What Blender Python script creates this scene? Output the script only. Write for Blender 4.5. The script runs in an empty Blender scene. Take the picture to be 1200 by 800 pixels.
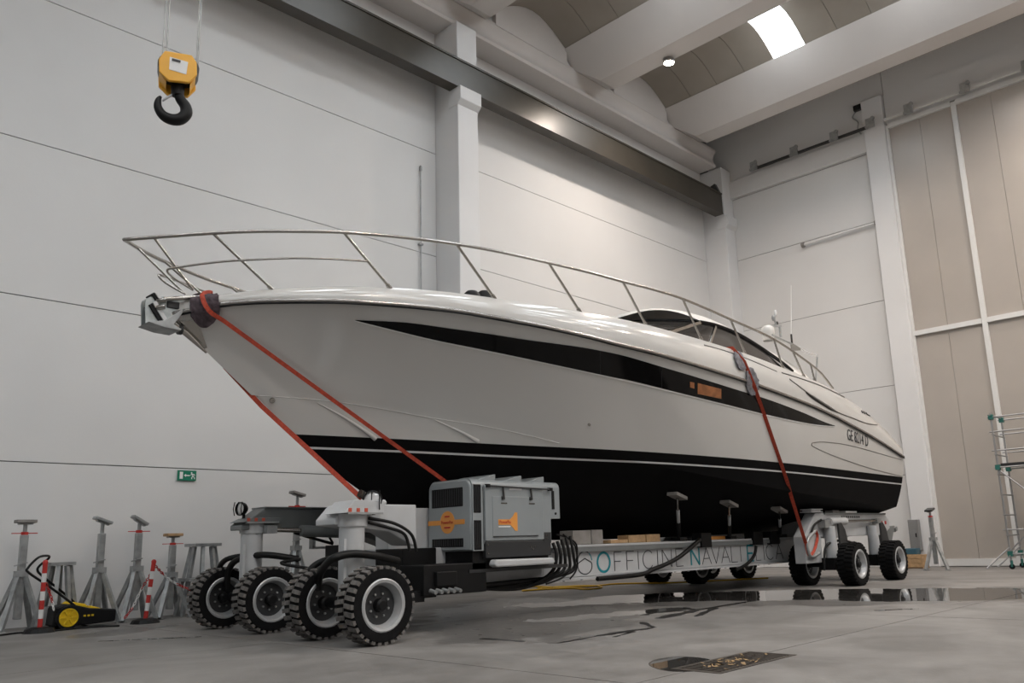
import bpy, bmesh, math, random
from mathutils import Vector, Matrix
from mathutils.bvhtree import BVHTree
random.seed(7)
scene = bpy.context.scene
COL = scene.collection
PI = math.pi
V = Vector

# ------------------------------------------------------------------ camera
F, CX, CY, CAMH = 969.77, 630.92, 435.05, .9415
YAW, PIT, ROLL = [math.radians(a) for a in (46.3547, 11.711, -1.8736)]
_f = V((math.sin(YAW)*math.cos(PIT), math.cos(YAW)*math.cos(PIT), math.sin(PIT)))
_r = V((math.cos(YAW), -math.sin(YAW), 0)); _u = _r.cross(_f)
CR = _r*math.cos(ROLL)+_u*math.sin(ROLL); CU = -_r*math.sin(ROLL)+_u*math.cos(ROLL); CF = _f
CAM = V((0, 0, CAMH))
cd = bpy.data.cameras.new('camera'); cam = bpy.data.objects.new('camera', cd); COL.objects.link(cam)
cam.matrix_world = Matrix(((CR.x, CU.x, -CF.x, CAM.x), (CR.y, CU.y, -CF.y, CAM.y), (CR.z, CU.z, -CF.z, CAM.z), (0, 0, 0, 1)))
cd.sensor_width = 36; cd.lens = F*36/1200; cd.shift_x = (600-CX)/1200; cd.shift_y = (CY-400)/1200; cd.clip_end = 200
scene.camera = cam

# ------------------------------------------------------------------ world, exposure
SKY_E = 10.5      # skylight panes
LAMP_W = 230.0    # high bay lamps
w = bpy.data.worlds.new('world'); scene.world = w; w.use_nodes = True
w.node_tree.nodes['Background'].inputs[0].default_value = (.75, .85, 1, 1)
w.node_tree.nodes['Background'].inputs[1].default_value = 1.0
vs = scene.view_settings
vs.view_transform = 'Standard'; vs.look = 'None'; vs.exposure = -0.05; vs.gamma = 1; vs.use_curve_mapping = False

YA, XE, YC = 13.887, 23.373, 8.88      # long wall, end wall, boat centre line
XB, YB = -12.0, -11.0                  # walls behind the camera
JZ = [0, 2.354, 4.854, 7.354, 9.854, 12.354]

# ------------------------------------------------------------------ pixel -> place helpers
def ray(x, y): return CR*(x-CX)-CU*(y-CY)+CF*F
def at(x, y, ax, v):
    d = ray(x, y); t = (v-CAM[ax])/d[ax]; return CAM+d*t

# ------------------------------------------------------------------ materials
def new_mat(name):
    m = bpy.data.materials.new(name); m.use_nodes = True
    return m, m.node_tree, m.node_tree.nodes['Principled BSDF']
def mat(name, c, rough=.5, metal=0, vary=.06, scale=3, bump=0, bscale=60, coat=0, emit=None, es=1, trans=0, spec=.5):
    m, nt, b = new_mat(name)
    b.inputs['Roughness'].default_value = rough; b.inputs['Metallic'].default_value = metal
    b.inputs['Specular IOR Level'].default_value = spec
    if coat: b.inputs['Coat Weight'].default_value = coat; b.inputs['Coat Roughness'].default_value = .05
    if trans: b.inputs['Transmission Weight'].default_value = trans
    tc = nt.nodes.new('ShaderNodeTexCoord')
    n = nt.nodes.new('ShaderNodeTexNoise'); n.inputs['Scale'].default_value = scale; n.inputs['Detail'].default_value = 6
    nt.links.new(tc.outputs['Object'], n.inputs['Vector'])
    r = nt.nodes.new('ShaderNodeValToRGB')
    r.color_ramp.elements[0].position = .3; r.color_ramp.elements[1].position = .7
    r.color_ramp.elements[0].color = tuple(max(0, k*(1-vary)) for k in c)+(1,)
    r.color_ramp.elements[1].color = tuple(min(1, k*(1+vary)) for k in c)+(1,)
    nt.links.new(n.outputs['Fac'], r.inputs[0]); nt.links.new(r.outputs[0], b.inputs['Base Color'])
    if bump:
        n2 = nt.nodes.new('ShaderNodeTexNoise'); n2.inputs['Scale'].default_value = bscale; n2.inputs['Detail'].default_value = 4
        nt.links.new(tc.outputs['Object'], n2.inputs['Vector'])
        bp = nt.nodes.new('ShaderNodeBump'); bp.inputs['Strength'].default_value = bump; bp.inputs['Distance'].default_value = .01
        nt.links.new(n2.outputs['Fac'], bp.inputs['Height']); nt.links.new(bp.outputs[0], b.inputs['Normal'])
    if emit:
        b.inputs['Emission Color'].default_value = emit+(1,); b.inputs['Emission Strength'].default_value = es
    return m
M = {}
M['wall'] = mat('wall_paint', (.66, .655, .65), .75, vary=.03, scale=.5, bump=.08, bscale=25)
M['greywall'] = mat('grey_wall_paint', (.38, .375, .37), .8, vary=.04, scale=.5)  # unseen walls, made darker than the others to cut fill light
M['column'] = mat('column_paint', (.68, .68, .685), .7, vary=.03, scale=.8, bump=.08, bscale=30)
M['joint'] = mat('joint_shadow_gap', (.12, .12, .12), .9)  # dark bed behind the panels and under the slabs
M['roofbeam'] = mat('roof_beam_paint', (.60, .57, .55), .75, vary=.04, scale=.6)
M['vault'] = mat('vault_panel', (.29, .26, .225), .7, vary=.06, scale=1.2)
M['door'] = mat('door_panel_beige', (.40, .365, .33), .3, vary=.05, scale=.8, bump=.12, bscale=5)
M['doorframe'] = mat('door_frame_white', (.66, .66, .65), .45, vary=.03)
M['crane'] = mat('crane_beam_brown', (.050, .043, .033), .33, vary=.12, scale=2, bump=.03)
M['hullwhite'] = mat('gelcoat_cream', (.61, .60, .58), .16, vary=.012, scale=1, coat=.7)
M['topwhite'] = mat('gelcoat_satin', (.66, .645, .615), .5, vary=.012, scale=1)
M['antifoul'] = mat('antifouling_black', (.003, .003, .0035), .7, vary=.2, scale=4, spec=.12)
M['stripe'] = mat('stripe_white', (.62, .62, .62), .3)
M['glassblack'] = mat('glass_black', (.003, .003, .0035), .07, vary=0, spec=.2)
M['smoked'] = mat('glass_smoked', (.035, .032, .03), .06, vary=0)
M['chrome'] = mat('stainless_steel', (.44, .42, .39), .2, 1, vary=.03)
M['darkmetal'] = mat('dark_metal', (.05, .05, .05), .4, .6)
M['rubrail'] = mat('rub_rail_steel', (.42, .40, .38), .22, .9)
M['seam'] = mat('seam_grey', (.20, .19, .175), .5)
M['steel'] = mat('galvanised_steel', (.36, .37, .37), .45, .55, vary=.2, scale=9)
M['anchor'] = mat('galvanised_anchor', (.42, .45, .45), .4, .6, vary=.15, scale=12)
M['black'] = mat('black_plastic', (.005, .005, .0055), .5, spec=.25)
M['rubber'] = mat('tyre_rubber', (.006, .006, .0065), .8, spec=.15, vary=.3, scale=14, bump=.2)
M['lug'] = mat('tyre_tread_dusty', (.13, .122, .115), .9, vary=.35, scale=20)
M['hose'] = mat('hose_rubber', (.005, .005, .005), .5, spec=.3)
M['trailer'] = mat('trailer_paint_white', (.50, .51, .52), .4, vary=.06, scale=4)
M['trailergrey'] = mat('trailer_paint_grey', (.17, .18, .18), .45, vary=.08, scale=4)  # darker grey for the far arm and small fittings
M['rim'] = mat('rim_silver', (.46, .47, .48), .4, .4, vary=.1, scale=8)
M['gen'] = mat('generator_grey', (.27, .295, .305), .33, vary=.04, scale=3, coat=.2)
M['gendark'] = mat('generator_dark_grey', (.022, .023, .025), .5)
M['orange'] = mat('orange_print', (.72, .30, .06), .5)
M['strap'] = mat('strap_red', (.40, .05, .022), .75, vary=.3, scale=30, bump=.3, bscale=200)
M['cloth'] = mat('purple_brown_cloth', (.085, .065, .075), .95, vary=.5, scale=14, bump=.8, bscale=40)
M['greycloth'] = mat('grey_cloth', (.17, .165, .18), .95, vary=.4, scale=20, bump=.8, bscale=50)
M['wood'] = mat('timber', (.42, .27, .14), .7, vary=.2, scale=12)
M['carton'] = mat('grey_block', (.24, .225, .21), .8, vary=.15, scale=8)
M['teal'] = mat('teal_print', (.0, .23, .28), .5)
M['ink'] = mat('dark_print', (.02, .022, .026), .5)
M['hookyellow'] = mat('crane_yellow', (.80, .40, .03), .4, vary=.05)
M['yellow'] = mat('sweeper_yellow', (.75, .50, .01), .45)
M['paper'] = mat('white_sticker', (.75, .75, .75), .6)
M['red'] = mat('red_paint', (.50, .03, .025), .5)
M['white'] = mat('white_paint', (.75, .75, .74), .5)
M['exit'] = mat('exit_green', (.0, .16, .09), .5, emit=(0, .16, .09), es=.05)
M['yhose'] = mat('yellow_hose', (.70, .42, .02), .5)
M['blue'] = mat('blue_plastic', (.03, .09, .13), .5)
M['boxgrey'] = mat('cabinet_grey', (.20, .20, .20), .5)
M['green'] = mat('scaffold_green', (.02, .13, .11), .5)
M['alu'] = mat('scaffold_aluminium', (.34, .34, .34), .4, .7)
M['rust'] = mat('rusty_iron', (.035, .027, .02), .55, .2, vary=.5, scale=18, bump=.5, bscale=30)
M['debris'] = mat('dry_leaves', (.30, .20, .10), .9, vary=.4, scale=30)
M['copper'] = mat('bronze_reflector', (.42, .17, .07), .35, .3, vary=.25, scale=9)  # orange-brown reflection put into the colour of the pane
M['lampglass'] = mat('lamp_lens', (.8, .8, .8), .1, .3)
M['amber'] = mat('amber_reflector', (.55, .09, .05), .3)
M['led'] = mat('lamp_diffuser', (1, 1, 1), .5, emit=(1, .87, .70), es=60)
WIN_E = .30  # glow of the added fill-light windows
M['winpane'] = mat('window_pane', (.9, .9, .9), .5, emit=(.9, .95, 1), es=WIN_E)
M['sky'] = mat('skylight_pane', (.9, .9, .9), .5, emit=(.90, .96, 1), es=SKY_E)

def floor_mat():
    m, nt, b = new_mat('concrete_floor')
    N, Lk = nt.nodes.new, nt.links.new
    geo = N('ShaderNodeNewGeometry')
    def noise(s, d=6, dist=0):
        n = N('ShaderNodeTexNoise'); n.inputs['Scale'].default_value = s; n.inputs['Detail'].default_value = d
        n.inputs['Distortion'].default_value = dist; Lk(geo.outputs['Position'], n.inputs['Vector']); return n
    def ma(op, a, c, cl=False):
        n = N('ShaderNodeMath'); n.operation = op; n.use_clamp = cl
        for i, k in enumerate((a, c)):
            if isinstance(k, (int, float)): n.inputs[i].default_value = k
            else: Lk(k, n.inputs[i])
        return n.outputs[0]
    def ramp(v, p0, p1, c0, c1):
        r = N('ShaderNodeValToRGB'); e = r.color_ramp.elements
        e[0].position, e[1].position = p0, p1; e[0].color, e[1].color = c0+(1,), c1+(1,); Lk(v, r.inputs[0]); return r.outputs[0]
    big, fine, spk = noise(.7, 9, 1.2), noise(6, 9), noise(40, 3)
    base = ramp(ma('ADD', ma('MULTIPLY', big.outputs['Fac'], .65), ma('MULTIPLY', fine.outputs['Fac'], .35)), .36, .64,
                (.118, .111, .104), (.222, .212, .202))
    # wet patches: ellipses on the slab with ragged edges (centre x, y, half length, half width, angle)
    sep = N('ShaderNodeSeparateXYZ'); Lk(geo.outputs['Position'], sep.inputs[0])
    rag = noise(1.3, 5, .4); rag2 = noise(.35, 3)
    wet = None
    def ell(cx, cy, a, c, ang, k=.9):
        ca, sa = math.cos(ang), math.sin(ang)
        dx = ma('SUBTRACT', sep.outputs[0], cx); dy = ma('SUBTRACT', sep.outputs[1], cy)
        u = ma('DIVIDE', ma('ADD', ma('MULTIPLY', dx, ca), ma('MULTIPLY', dy, sa)), a)
        v = ma('DIVIDE', ma('SUBTRACT', ma('MULTIPLY', dy, ca), ma('MULTIPLY', dx, sa)), c)
        d = ma('SQRT', ma('ADD', ma('MULTIPLY', u, u), ma('MULTIPLY', v, v)), 0)
        d = ma('ADD', d, ma('MULTIPLY', ma('SUBTRACT', rag.outputs['Fac'], .5), k))
        return ma('MULTIPLY', ma('SUBTRACT', 1.0, d), 9.0, True)
    for e in ((12.75, 6.6, 3.7, 1.25, -1.02, .55), (13.5, 3.9, 2.4, 1.0, -.9, .6), (5.55, 3.87, .42, .26, .6, .3)):
        k = ell(*e); wet = k if wet is None else ma('MAXIMUM', wet, k)
    def seg(p, q, wd, k):
        p, q = at(*p, 2, 0), at(*q, 2, 0); d = q-p; l2 = d.x*d.x+d.y*d.y
        dx = ma('SUBTRACT', sep.outputs[0], p.x); dy = ma('SUBTRACT', sep.outputs[1], p.y)
        t = ma('DIVIDE', ma('ADD', ma('MULTIPLY', dx, d.x), ma('MULTIPLY', dy, d.y)), l2, True)
        ex = ma('SUBTRACT', dx, ma('MULTIPLY', t, d.x)); ey = ma('SUBTRACT', dy, ma('MULTIPLY', t, d.y))
        e = ma('DIVIDE', ma('SQRT', ma('ADD', ma('MULTIPLY', ex, ex), ma('MULTIPLY', ey, ey)), 0), wd)
        e = ma('ADD', e, ma('MULTIPLY', ma('SUBTRACT', rag3.outputs['Fac'], .5), k))
        return ma('MULTIPLY', ma('SUBTRACT', 1.0, e), 5.0, True)
    rag3 = noise(3.2, 4, .5)
    for p, q, wd, k in (((656, 753), (700, 745), .035, 3), ((700, 745), (766, 735), .06, 3), ((766, 735), (752, 729), .05, 2), ((720, 746), (742, 740), .03, 3), ((775, 724), (815, 715), .09, 2.5), ((815, 715), (880, 704), .06, 3),
                        ((816, 722), (838, 712), .05, 3), ((634, 727), (700, 722), .22, 3.2), ((700, 722), (790, 714), .30, 2.6), ((566, 748), (612, 751), .05, 3), ((1028, 715), (1075, 713), .05, 4), ((640, 708), (760, 703), .5, 2.6), ((118, 751), (232, 746), .04, 3)):
        wet = ma('MAXIMUM', wet, seg(p, q, wd, k))
    # long damp stains around the pools
    damp = None
    for e in ((8.3, 8.3, 3.6, 1.5, .75, 1.0), (12.4, 5.9, 4.9, 1.7, -1.0, .9), (4.2, 11.6, 1.0, .4, .5, 1.0)):
        k = ell(*e); damp = k if damp is None else ma('MAXIMUM', damp, k)
    mx = N('ShaderNodeMixRGB'); mx.blend_type = 'MULTIPLY'; Lk(base, mx.inputs[1]); mx.inputs[2].default_value = (.52, .52, .52, 1)
    Lk(ma('MULTIPLY', damp, .55), mx.inputs[0])
    mx2 = N('ShaderNodeMixRGB'); mx2.blend_type = 'MULTIPLY'; Lk(mx.outputs[0], mx2.inputs[1]); mx2.inputs[2].default_value = (.30, .30, .30, 1)
    Lk(wet, mx2.inputs[0])
    Lk(mx2.outputs[0], b.inputs['Base Color'])
    rough = ma('SUBTRACT', ma('SUBTRACT', ma('ADD', .46, ma('MULTIPLY', fine.outputs['Fac'], .22)), ma('MULTIPLY', damp, .26)), ma('MULTIPLY', wet, .9), True)
    Lk(ma('MAXIMUM', rough, .015), b.inputs['Roughness'])
    bp = N('ShaderNodeBump'); bp.inputs['Distance'].default_value = .004
    Lk(ma('MULTIPLY', ma('SUBTRACT', 1.0, wet, True), .35), bp.inputs['Strength'])
    Lk(spk.outputs['Fac'], bp.inputs['Height']); Lk(bp.outputs[0], b.inputs['Normal'])
    return m
M['floor'] = floor_mat()

# ------------------------------------------------------------------ mesh helpers
class MB:
    def __init__(s): s.v = []; s.f = []
    def add(s, vs, fs):
        o = len(s.v); s.v += [tuple(p) for p in vs]; s.f += [tuple(i+o for i in f) for f in fs]; return s
    def box(s, x0, x1, y0, y1, z0, z1):
        x0, x1 = min(x0, x1), max(x0, x1); y0, y1 = min(y0, y1), max(y0, y1); z0, z1 = min(z0, z1), max(z0, z1)
        return s.add([(x, y, z) for x in (x0, x1) for y in (y0, y1) for z in (z0, z1)],
                     [(0, 1, 3, 2), (4, 6, 7, 5), (0, 4, 5, 1), (2, 3, 7, 6), (0, 2, 6, 4), (1, 5, 7, 3)])
    def prism(s, poly, ax, a, b):
        """polygon in the two other axes, extruded along ax from a to b"""
        def mk(p, q):
            return {0: (q, p[0], p[1]), 1: (p[0], q, p[1]), 2: (p[0], p[1], q)}[ax]
        n = len(poly)
        return s.add([mk(p, a) for p in poly]+[mk(p, b) for p in poly],
                     [tuple(range(n)), tuple(range(2*n-1, n-1, -1))]+[(i, i+n, (i+1) % n+n, (i+1) % n) for i in range(n)])
    def tube(s, pts, r, n=8, cap=True):
        pts = [V(p) for p in pts]; rs = r if isinstance(r, (list, tuple)) else [r]*len(pts)
        rings = []; up = None
        for i, p in enumerate(pts):
            d = (pts[min(i+1, len(pts)-1)]-pts[max(i-1, 0)]).normalized()
            if up is None: up = d.orthogonal().normalized()
            up = (up-d*up.dot(d)).normalized(); q = d.cross(up)
            rings.append([p+(up*math.cos(2*PI*k/n)+q*math.sin(2*PI*k/n))*rs[i] for k in range(n)])
        fs = [(i*n+k, i*n+(k+1) % n, (i+1)*n+(k+1) % n, (i+1)*n+k) for i in range(len(pts)-1) for k in range(n)]
        if cap: fs += [tuple(range(n-1, -1, -1)), tuple((len(pts)-1)*n+k for k in range(n))]
        return s.add([p for r_ in rings for p in r_], fs)
    def cyl(s, a, b, r, r2=None, n=16): return s.tube([a, b], [r, r if r2 is None else r2], n)
    def lathe(s, prof, c, axis, n=32):
        """prof: (radius, offset along axis)"""
        axis = V(axis).normalized(); e1 = axis.orthogonal().normalized(); e2 = axis.cross(e1); c = V(c)
        vs = [c+axis*o+(e1*math.cos(2*PI*k/n)+e2*math.sin(2*PI*k/n))*r for r, o in prof for k in range(n)]
        return s.add(vs, [(i*n+k, i*n+(k+1) % n, (i+1)*n+(k+1) % n, (i+1)*n+k) for i in range(len(prof)-1) for k in range(n)])
    def grid(s, rows, flip=False):
        n = len(rows[0]); f = [(i*n+j, i*n+j+1, (i+1)*n+j+1, (i+1)*n+j) for i in range(len(rows)-1) for j in range(n-1)]
        if flip: f = [q[::-1] for q in f]
        return s.add([p for r in rows for p in r], f)
    def bar(s, a, b, wd, ht, up=(0, 0, 1)):
        a, b = V(a), V(b); d = (b-a).normalized(); up = V(up)
        x = d.cross(up)
        x = x.normalized() if x.length > 1e-4 else d.orthogonal().normalized()
        u = x.cross(d); c = [(-1, -1), (1, -1), (1, 1), (-1, 1)]
        return s.add([p+x*(i*wd/2)+u*(j*ht/2) for p in (a, b) for i, j in c],
                     [(3, 2, 1, 0), (4, 5, 6, 7)]+[(i, (i+1) % 4, (i+1) % 4+4, i+4) for i in range(4)])
    def mirror(s):
        o = len(s.v); s.v += [(x, 2*YC-y, z) for x, y, z in s.v]; s.f += [tuple(i+o for i in f[::-1]) for f in s.f]; return s
    def pair(s, name, material, parent=None, smooth=None):
        a = s.build(name, material, parent, smooth); c = MB(); c.v = [(x, 2*YC-y, z) for x, y, z in s.v]; c.f = [f[::-1] for f in s.f]
        return a, c.build(name, material, parent, smooth)
    def build(s, name, material, parent=None, smooth=None, origin=None, bevel=0):
        me = bpy.data.meshes.new(name); o = V(origin) if origin else V((0, 0, 0))
        me.from_pydata([V(p)-o for p in s.v], [], s.f)
        bm = bmesh.new(); bm.from_mesh(me); bmesh.ops.recalc_face_normals(bm, faces=bm.faces); bm.to_mesh(me); bm.free()
        me.materials.append(M[material])
        if smooth is not None:
            for p in me.polygons: p.use_smooth = True
            me.set_sharp_from_angle(angle=math.radians(smooth))
        ob = bpy.data.objects.new(name, me); COL.objects.link(ob); ob.location = o
        if parent: ob.parent = parent; ob.location = o-PO.get(parent.name, V((0, 0, 0)))
        PO[ob.name] = o
        if bevel:
            bv = ob.modifiers.new('bevel', 'BEVEL'); bv.width = bevel; bv.segments = 2; bv.limit_method = 'ANGLE'
        return ob
PO = {}     # world origin of every built object, so that children given in world coordinates land where they belong
def empty(name, loc):
    o = bpy.data.objects.new(name, None); COL.objects.link(o); o.location = loc; o.empty_display_size = .2; PO[o.name] = V(loc); return o
def tag(o, label, cat, group=None, kind=None):
    if label: o['label'] = label
    if cat: o['category'] = cat
    if group: o['group'] = group
    if kind: o['kind'] = kind
    return o
def struct(o, label=None): o['kind'] = 'structure'; o['label'] = label or o.name.replace('_', ' '); return o
def copy_tree(o, parent=None, delta=None):
    c = o.copy(); COL.objects.link(c)
    if parent: c.parent = parent
    if delta: c.location = o.location+V(delta)
    PO[c.name] = PO[o.name]+(V(delta) if delta else V((0, 0, 0)))
    for ch in [k for k in o.children]: copy_tree(ch, c)
    return c
def lerp(tab, x):
    """smooth (Catmull-Rom) look-up in a table of (x, value)"""
    n = len(tab)
    if x <= tab[0][0]: return tab[0][1]
    if x >= tab[-1][0]: return tab[-1][1]
    for i in range(n-1):
        if x <= tab[i+1][0]:
            x0, y0 = tab[i]; x1, y1 = tab[i+1]; h = x1-x0; t = (x-x0)/h
            m0 = (y1-tab[i-1][1])/(x1-tab[i-1][0]) if i else (y1-y0)/h
            m1 = (tab[i+2][1]-y0)/(tab[i+2][0]-x0) if i+2 < n else (y1-y0)/h
            return (2*t**3-3*t*t+1)*y0+(t**3-2*t*t+t)*h*m0+(-2*t**3+3*t*t)*y1+(t**3-t*t)*h*m1
def smooth_path(pts, n=6):
    pts = [V(p) for p in pts]; out = []
    for i in range(len(pts)-1):
        p0, p1, p2, p3 = pts[max(i-1, 0)], pts[i], pts[i+1], pts[min(i+2, len(pts)-1)]
        for k in range(n):
            t = k/n; out.append(.5*((2*p1)+(p2-p0)*t+(2*p0-5*p1+4*p2-p3)*t*t+(3*p1-p0-3*p2+p3)*t**3))
    return out+[pts[-1]]
def text_mesh(s, size, depth=.002, sx=1.0):
    cu = bpy.data.curves.new('txt', 'FONT'); cu.body = s; cu.size = size; cu.extrude = depth; cu.align_x = 'CENTER'; cu.align_y = 'CENTER'
    o = bpy.data.objects.new('txt', cu); COL.objects.link(o)
    me = bpy.data.meshes.new_from_object(o.evaluated_get(bpy.context.evaluated_depsgraph_get()))
    bpy.data.objects.remove(o)
    return [(p.co.x*sx, p.co.y, p.co.z) for p in me.vertices], [tuple(p.vertices) for p in me.polygons]
def place_text(mb, s, size, c, ex, ey, sx=1.0, depth=.002):
    vs, fs = text_mesh(s, size, depth, sx); ex, ey = V(ex).normalized(), V(ey).normalized(); ez = ex.cross(ey); c = V(c)
    mb.add([c+ex*a+ey*b+ez*d for a, b, d in vs], fs)

# =================================================================== THE HALL
# ---- floor: concrete slabs with sawn joints over a dark bed
fl = MB().box(XB, XE+.3, YB, YA+.3, -.30, -.03).build('floor', 'joint'); struct(fl, 'grey concrete hall floor with wet patches')
xs = [XB, -6.2, -.6, 4.62, 9.9, 15.6, 20.4, XE+.3]; ys = [YB, -7.0, -2.1, 3.63, 8.4, YA+.3]
g = .006
DX0, DX1, DY0, DY1 = 5.28, 6.42, 3.36, 3.80        # drain pit
for i in range(len(xs)-1):
    for j in range(len(ys)-1):
        x0, x1, y0, y1 = xs[i]+g, xs[i+1]-g, ys[j]+g, ys[j+1]-g
        if x0 < DX0 and x1 > DX1 and y0 < DY0 < y1 < DY1:        # slab with the drain notch in its edge
            MB().prism([(x0, y0), (x1, y0), (x1, y1), (DX1, y1), (DX1, DY0), (DX0, DY0), (DX0, y1), (x0, y1)], 2, -.03, 0).build('slab', 'floor', fl)
        elif x0 < DX0 and x1 > DX1 and DY0 < y0 < DY1:
            MB().prism([(x0, y0), (DX0, y0), (DX0, DY1), (DX1, DY1), (DX1, y0), (x1, y0), (x1, y1), (x0, y1)], 2, -.03, 0).build('slab', 'floor', fl)
        else: MB().box(x0, x1, y0, y1, -.03, 0).build('slab', 'floor', fl)
# ---- long wall with precast panels
COLX = [11.35-2*11.44, 11.35-11.44, 11.35]; CW = .61; CYF = 13.09
wl = MB().box(XB, XE+.3, YA+.02, YA+.3, -.3, 15.5).build('wall_left', 'joint'); struct(wl, 'long white wall of horizontal precast panels')
bays = [(XB, COLX[1]), (COLX[1]+CW, COLX[2]), (COLX[2]+CW, 22.79)]
HZ = JZ+[15.4]
for a, b in bays:
    for i in range(len(HZ)-1): MB().box(a+.012, b-.012, YA, YA+.15, HZ[i]+(.008 if i else 0), HZ[i+1]-.008).build('panel', 'wall', wl)
# ---- pilasters with corbels
def pilaster(name, x0, x1, label):
    m = MB().box(x0, x1, CYF, YA+.1, 0, 12.95)
    m.prism([(CYF+.01, 10.80), (CYF-.12, 10.92), (CYF-.12, 11.24), (CYF+.32, 11.24), (CYF+.32, 10.8)], 0, x0-.02, x1+.02)
    return struct(m.build(name, 'column', bevel=.02), label)
pilaster('trim_1', COLX[2], COLX[2]+CW, 'white pilaster with corbel on the long wall')
pilaster('trim_2', COLX[1], COLX[1]+CW, 'white pilaster out of view on the left')
pilaster('trim_3', 22.79, XE+.05, 'white corner pilaster under the end of the crane beam')
# ---- gutter beam on top of the long wall (concave front)
prof = [(YA+.05, 12.95), (13.245, 12.95), (13.22, 13.02), (13.30, 13.16), (13.315, 13.26), (13.28, 13.38), (13.19, 13.48), (13.19, 13.56), (YA+.05, 13.56)]
struct(MB().prism(prof, 0, XB, 22.72).build('trim_4', 'roofbeam', smooth=30), 'white gutter beam running along the top of the long wall')
# ---- roof: gull-wing beams every 4.79 m with curved panels between them
BX = [20.96-4.63*i for i in range(8)]
for i, x in enumerate(BX):
    pr = [(x-.315, 13.11), (x+.315, 13.11), (x+1.09, 13.97), (x+1.0, 14.05), (x-1.0, 14.05), (x-1.09, 13.97)]
    nib = [(x-.73, 13.57), (x+.73, 13.57), (x+1.09, 13.97), (x+1.0, 14.05), (x-1.0, 14.05), (x-1.09, 13.97)]
    struct(MB().prism(pr, 1, YB, 12.62).add([(q[0], 12.62, q[1]) for q in pr]+[(q[0], 13.26, q[1]) for q in nib], [tuple(range(6, 12))]+[(k, (k+1) % 6, (k+1) % 6+6, k+6) for k in range(6)]).build('trim_%d' % (5+i), 'roofbeam'), 'white tapered concrete roof beam number %d from the end wall' % (i+1))
ce = MB().box(XB, XE+.3, YB, YA+.3, 15.5, 15.7).build('ceiling', 'vault'); struct(ce, 'roof over the hall')
PW = .92
def arc(x0, x1, rise, n=10):
    return [(x0+(x1-x0)*k/n, 13.97+rise*math.sin(PI*k/n)) for k in range(n+1)]
pm = None; NB = len(BX)-1; wn = 0
SKYJ = [4, 8, 12, 16, 20, 24]
def vault_mesh(y0, y1, x0, x1):
    a = arc(x0, x1, .55); m = MB()
    m.grid([[(x, y, z) for x, z in a] for y in (y0, y1)]); m.grid([[(x, y, z+.06) for x, z in a] for y in (y0, y1)], True)
    for y in (y0, y1): m.grid([[(x, y, z+dz) for x, z in a] for dz in (0, .06)])
    return m
Y0 = 13.16
for b in range(NB+1):
    x1 = (BX[b-1] if b else XE+1.2+1.6)-1.05; x0 = BX[b]+1.05
    if b == 0: x1 = XE+.3
    for j in range(26):
        ya, yb = Y0-(j+1)*PW+.006, Y0-j*PW-.006
        if j in SKYJ and b:
            wn += 1
            o = vault_mesh(ya, yb, x0, x1).build('window_%d' % wn, 'sky', smooth=40)
            struct(o, 'curved translucent skylight in roof bay %d, place %d from the long wall' % (b, SKYJ.index(j)+1))
        else:
            vault_mesh(ya, yb, x0, x1).build('panel', 'vault', ce, smooth=40)
    if b:   # white tympanum closing the vault against the long wall
        a = arc(x0-.05, x1+.05, .56); m = MB()
        m.prism([(x0-.05, 13.5)]+a+[(x1+.05, 13.5)], 1, 13.17, 13.30); m.build('tympanum', 'roofbeam', ce)
# ---- end wall: panels, header beam, column
we = MB().box(XE+.02, XE+.3, YB, YA+.3, -.3, 15.5).build('wall_end', 'joint'); struct(we, 'white end wall beyond the boat')
EZ = [0, 2.45, 4.95, 7.42, 9.80, 11.92]
for i in range(5): MB().box(XE, XE+.2, 8.49, CYF-.005, EZ[i]+.008, EZ[i+1]-.008).build('panel', 'wall', we)
MB().box(XE-.13, XE+.2, 8.45, 13.2, 11.93, 12.54).build('header_beam', 'wall', we, bevel=.02)
MB().box(XE-.02, XE+.2, 7.87, YA+.02, 12.56, 15.4).build('upper_panel', 'wall', we)
MB().box(XE-.02, XE+.2, YB, 7.85, 13.51, 15.4).build('upper_panel', 'wall', we)
MB().box(XE-.06, XE+.2, YB, 7.85, 12.58, 13.49).build('upper_panel', 'wall', we)
struct(MB().box(XE-.22, XE+.1, 7.87, 8.47, 0, 13.5).build('trim_20', 'column', bevel=.02), 'white column beside the beige sliding door')
# ---- tall sliding door
dr = empty('door_1', (XE-.05, 0, 0)); struct(dr, 'tall beige sliding door with white frame')
DS = [7.86, 6.02, 4.17, 2.32, .47, -1.38, -3.23]
for i in range(len(DS)-1):
    a, b = DS[i]-.06, DS[i+1]+.07
    mid = (a+b)/2
    for z0, z1 in ((.2, 6.2), (6.33, 12.42)):
        for y0, y1 in ((a, mid+.004), (mid-.004, b)): MB().box(XE-.06, XE, y0, y1, z0, z1).build('door_panel', 'door', dr)
for y in DS: MB().box(XE-.13, XE-.02, y-.065, y+.065, 0.02, 12.52).build('stile', 'doorframe', dr, bevel=.008)
for z0, z1, d in ((.02, .2, .10), (6.2, 6.33, .14), (12.42, 12.55, .14)):
    for i in range(len(DS)-1): MB().box(XE-d, XE-.02, DS[i+1]+.066, DS[i]-.066, z0, z1).build('rail', 'doorframe', dr)
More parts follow.
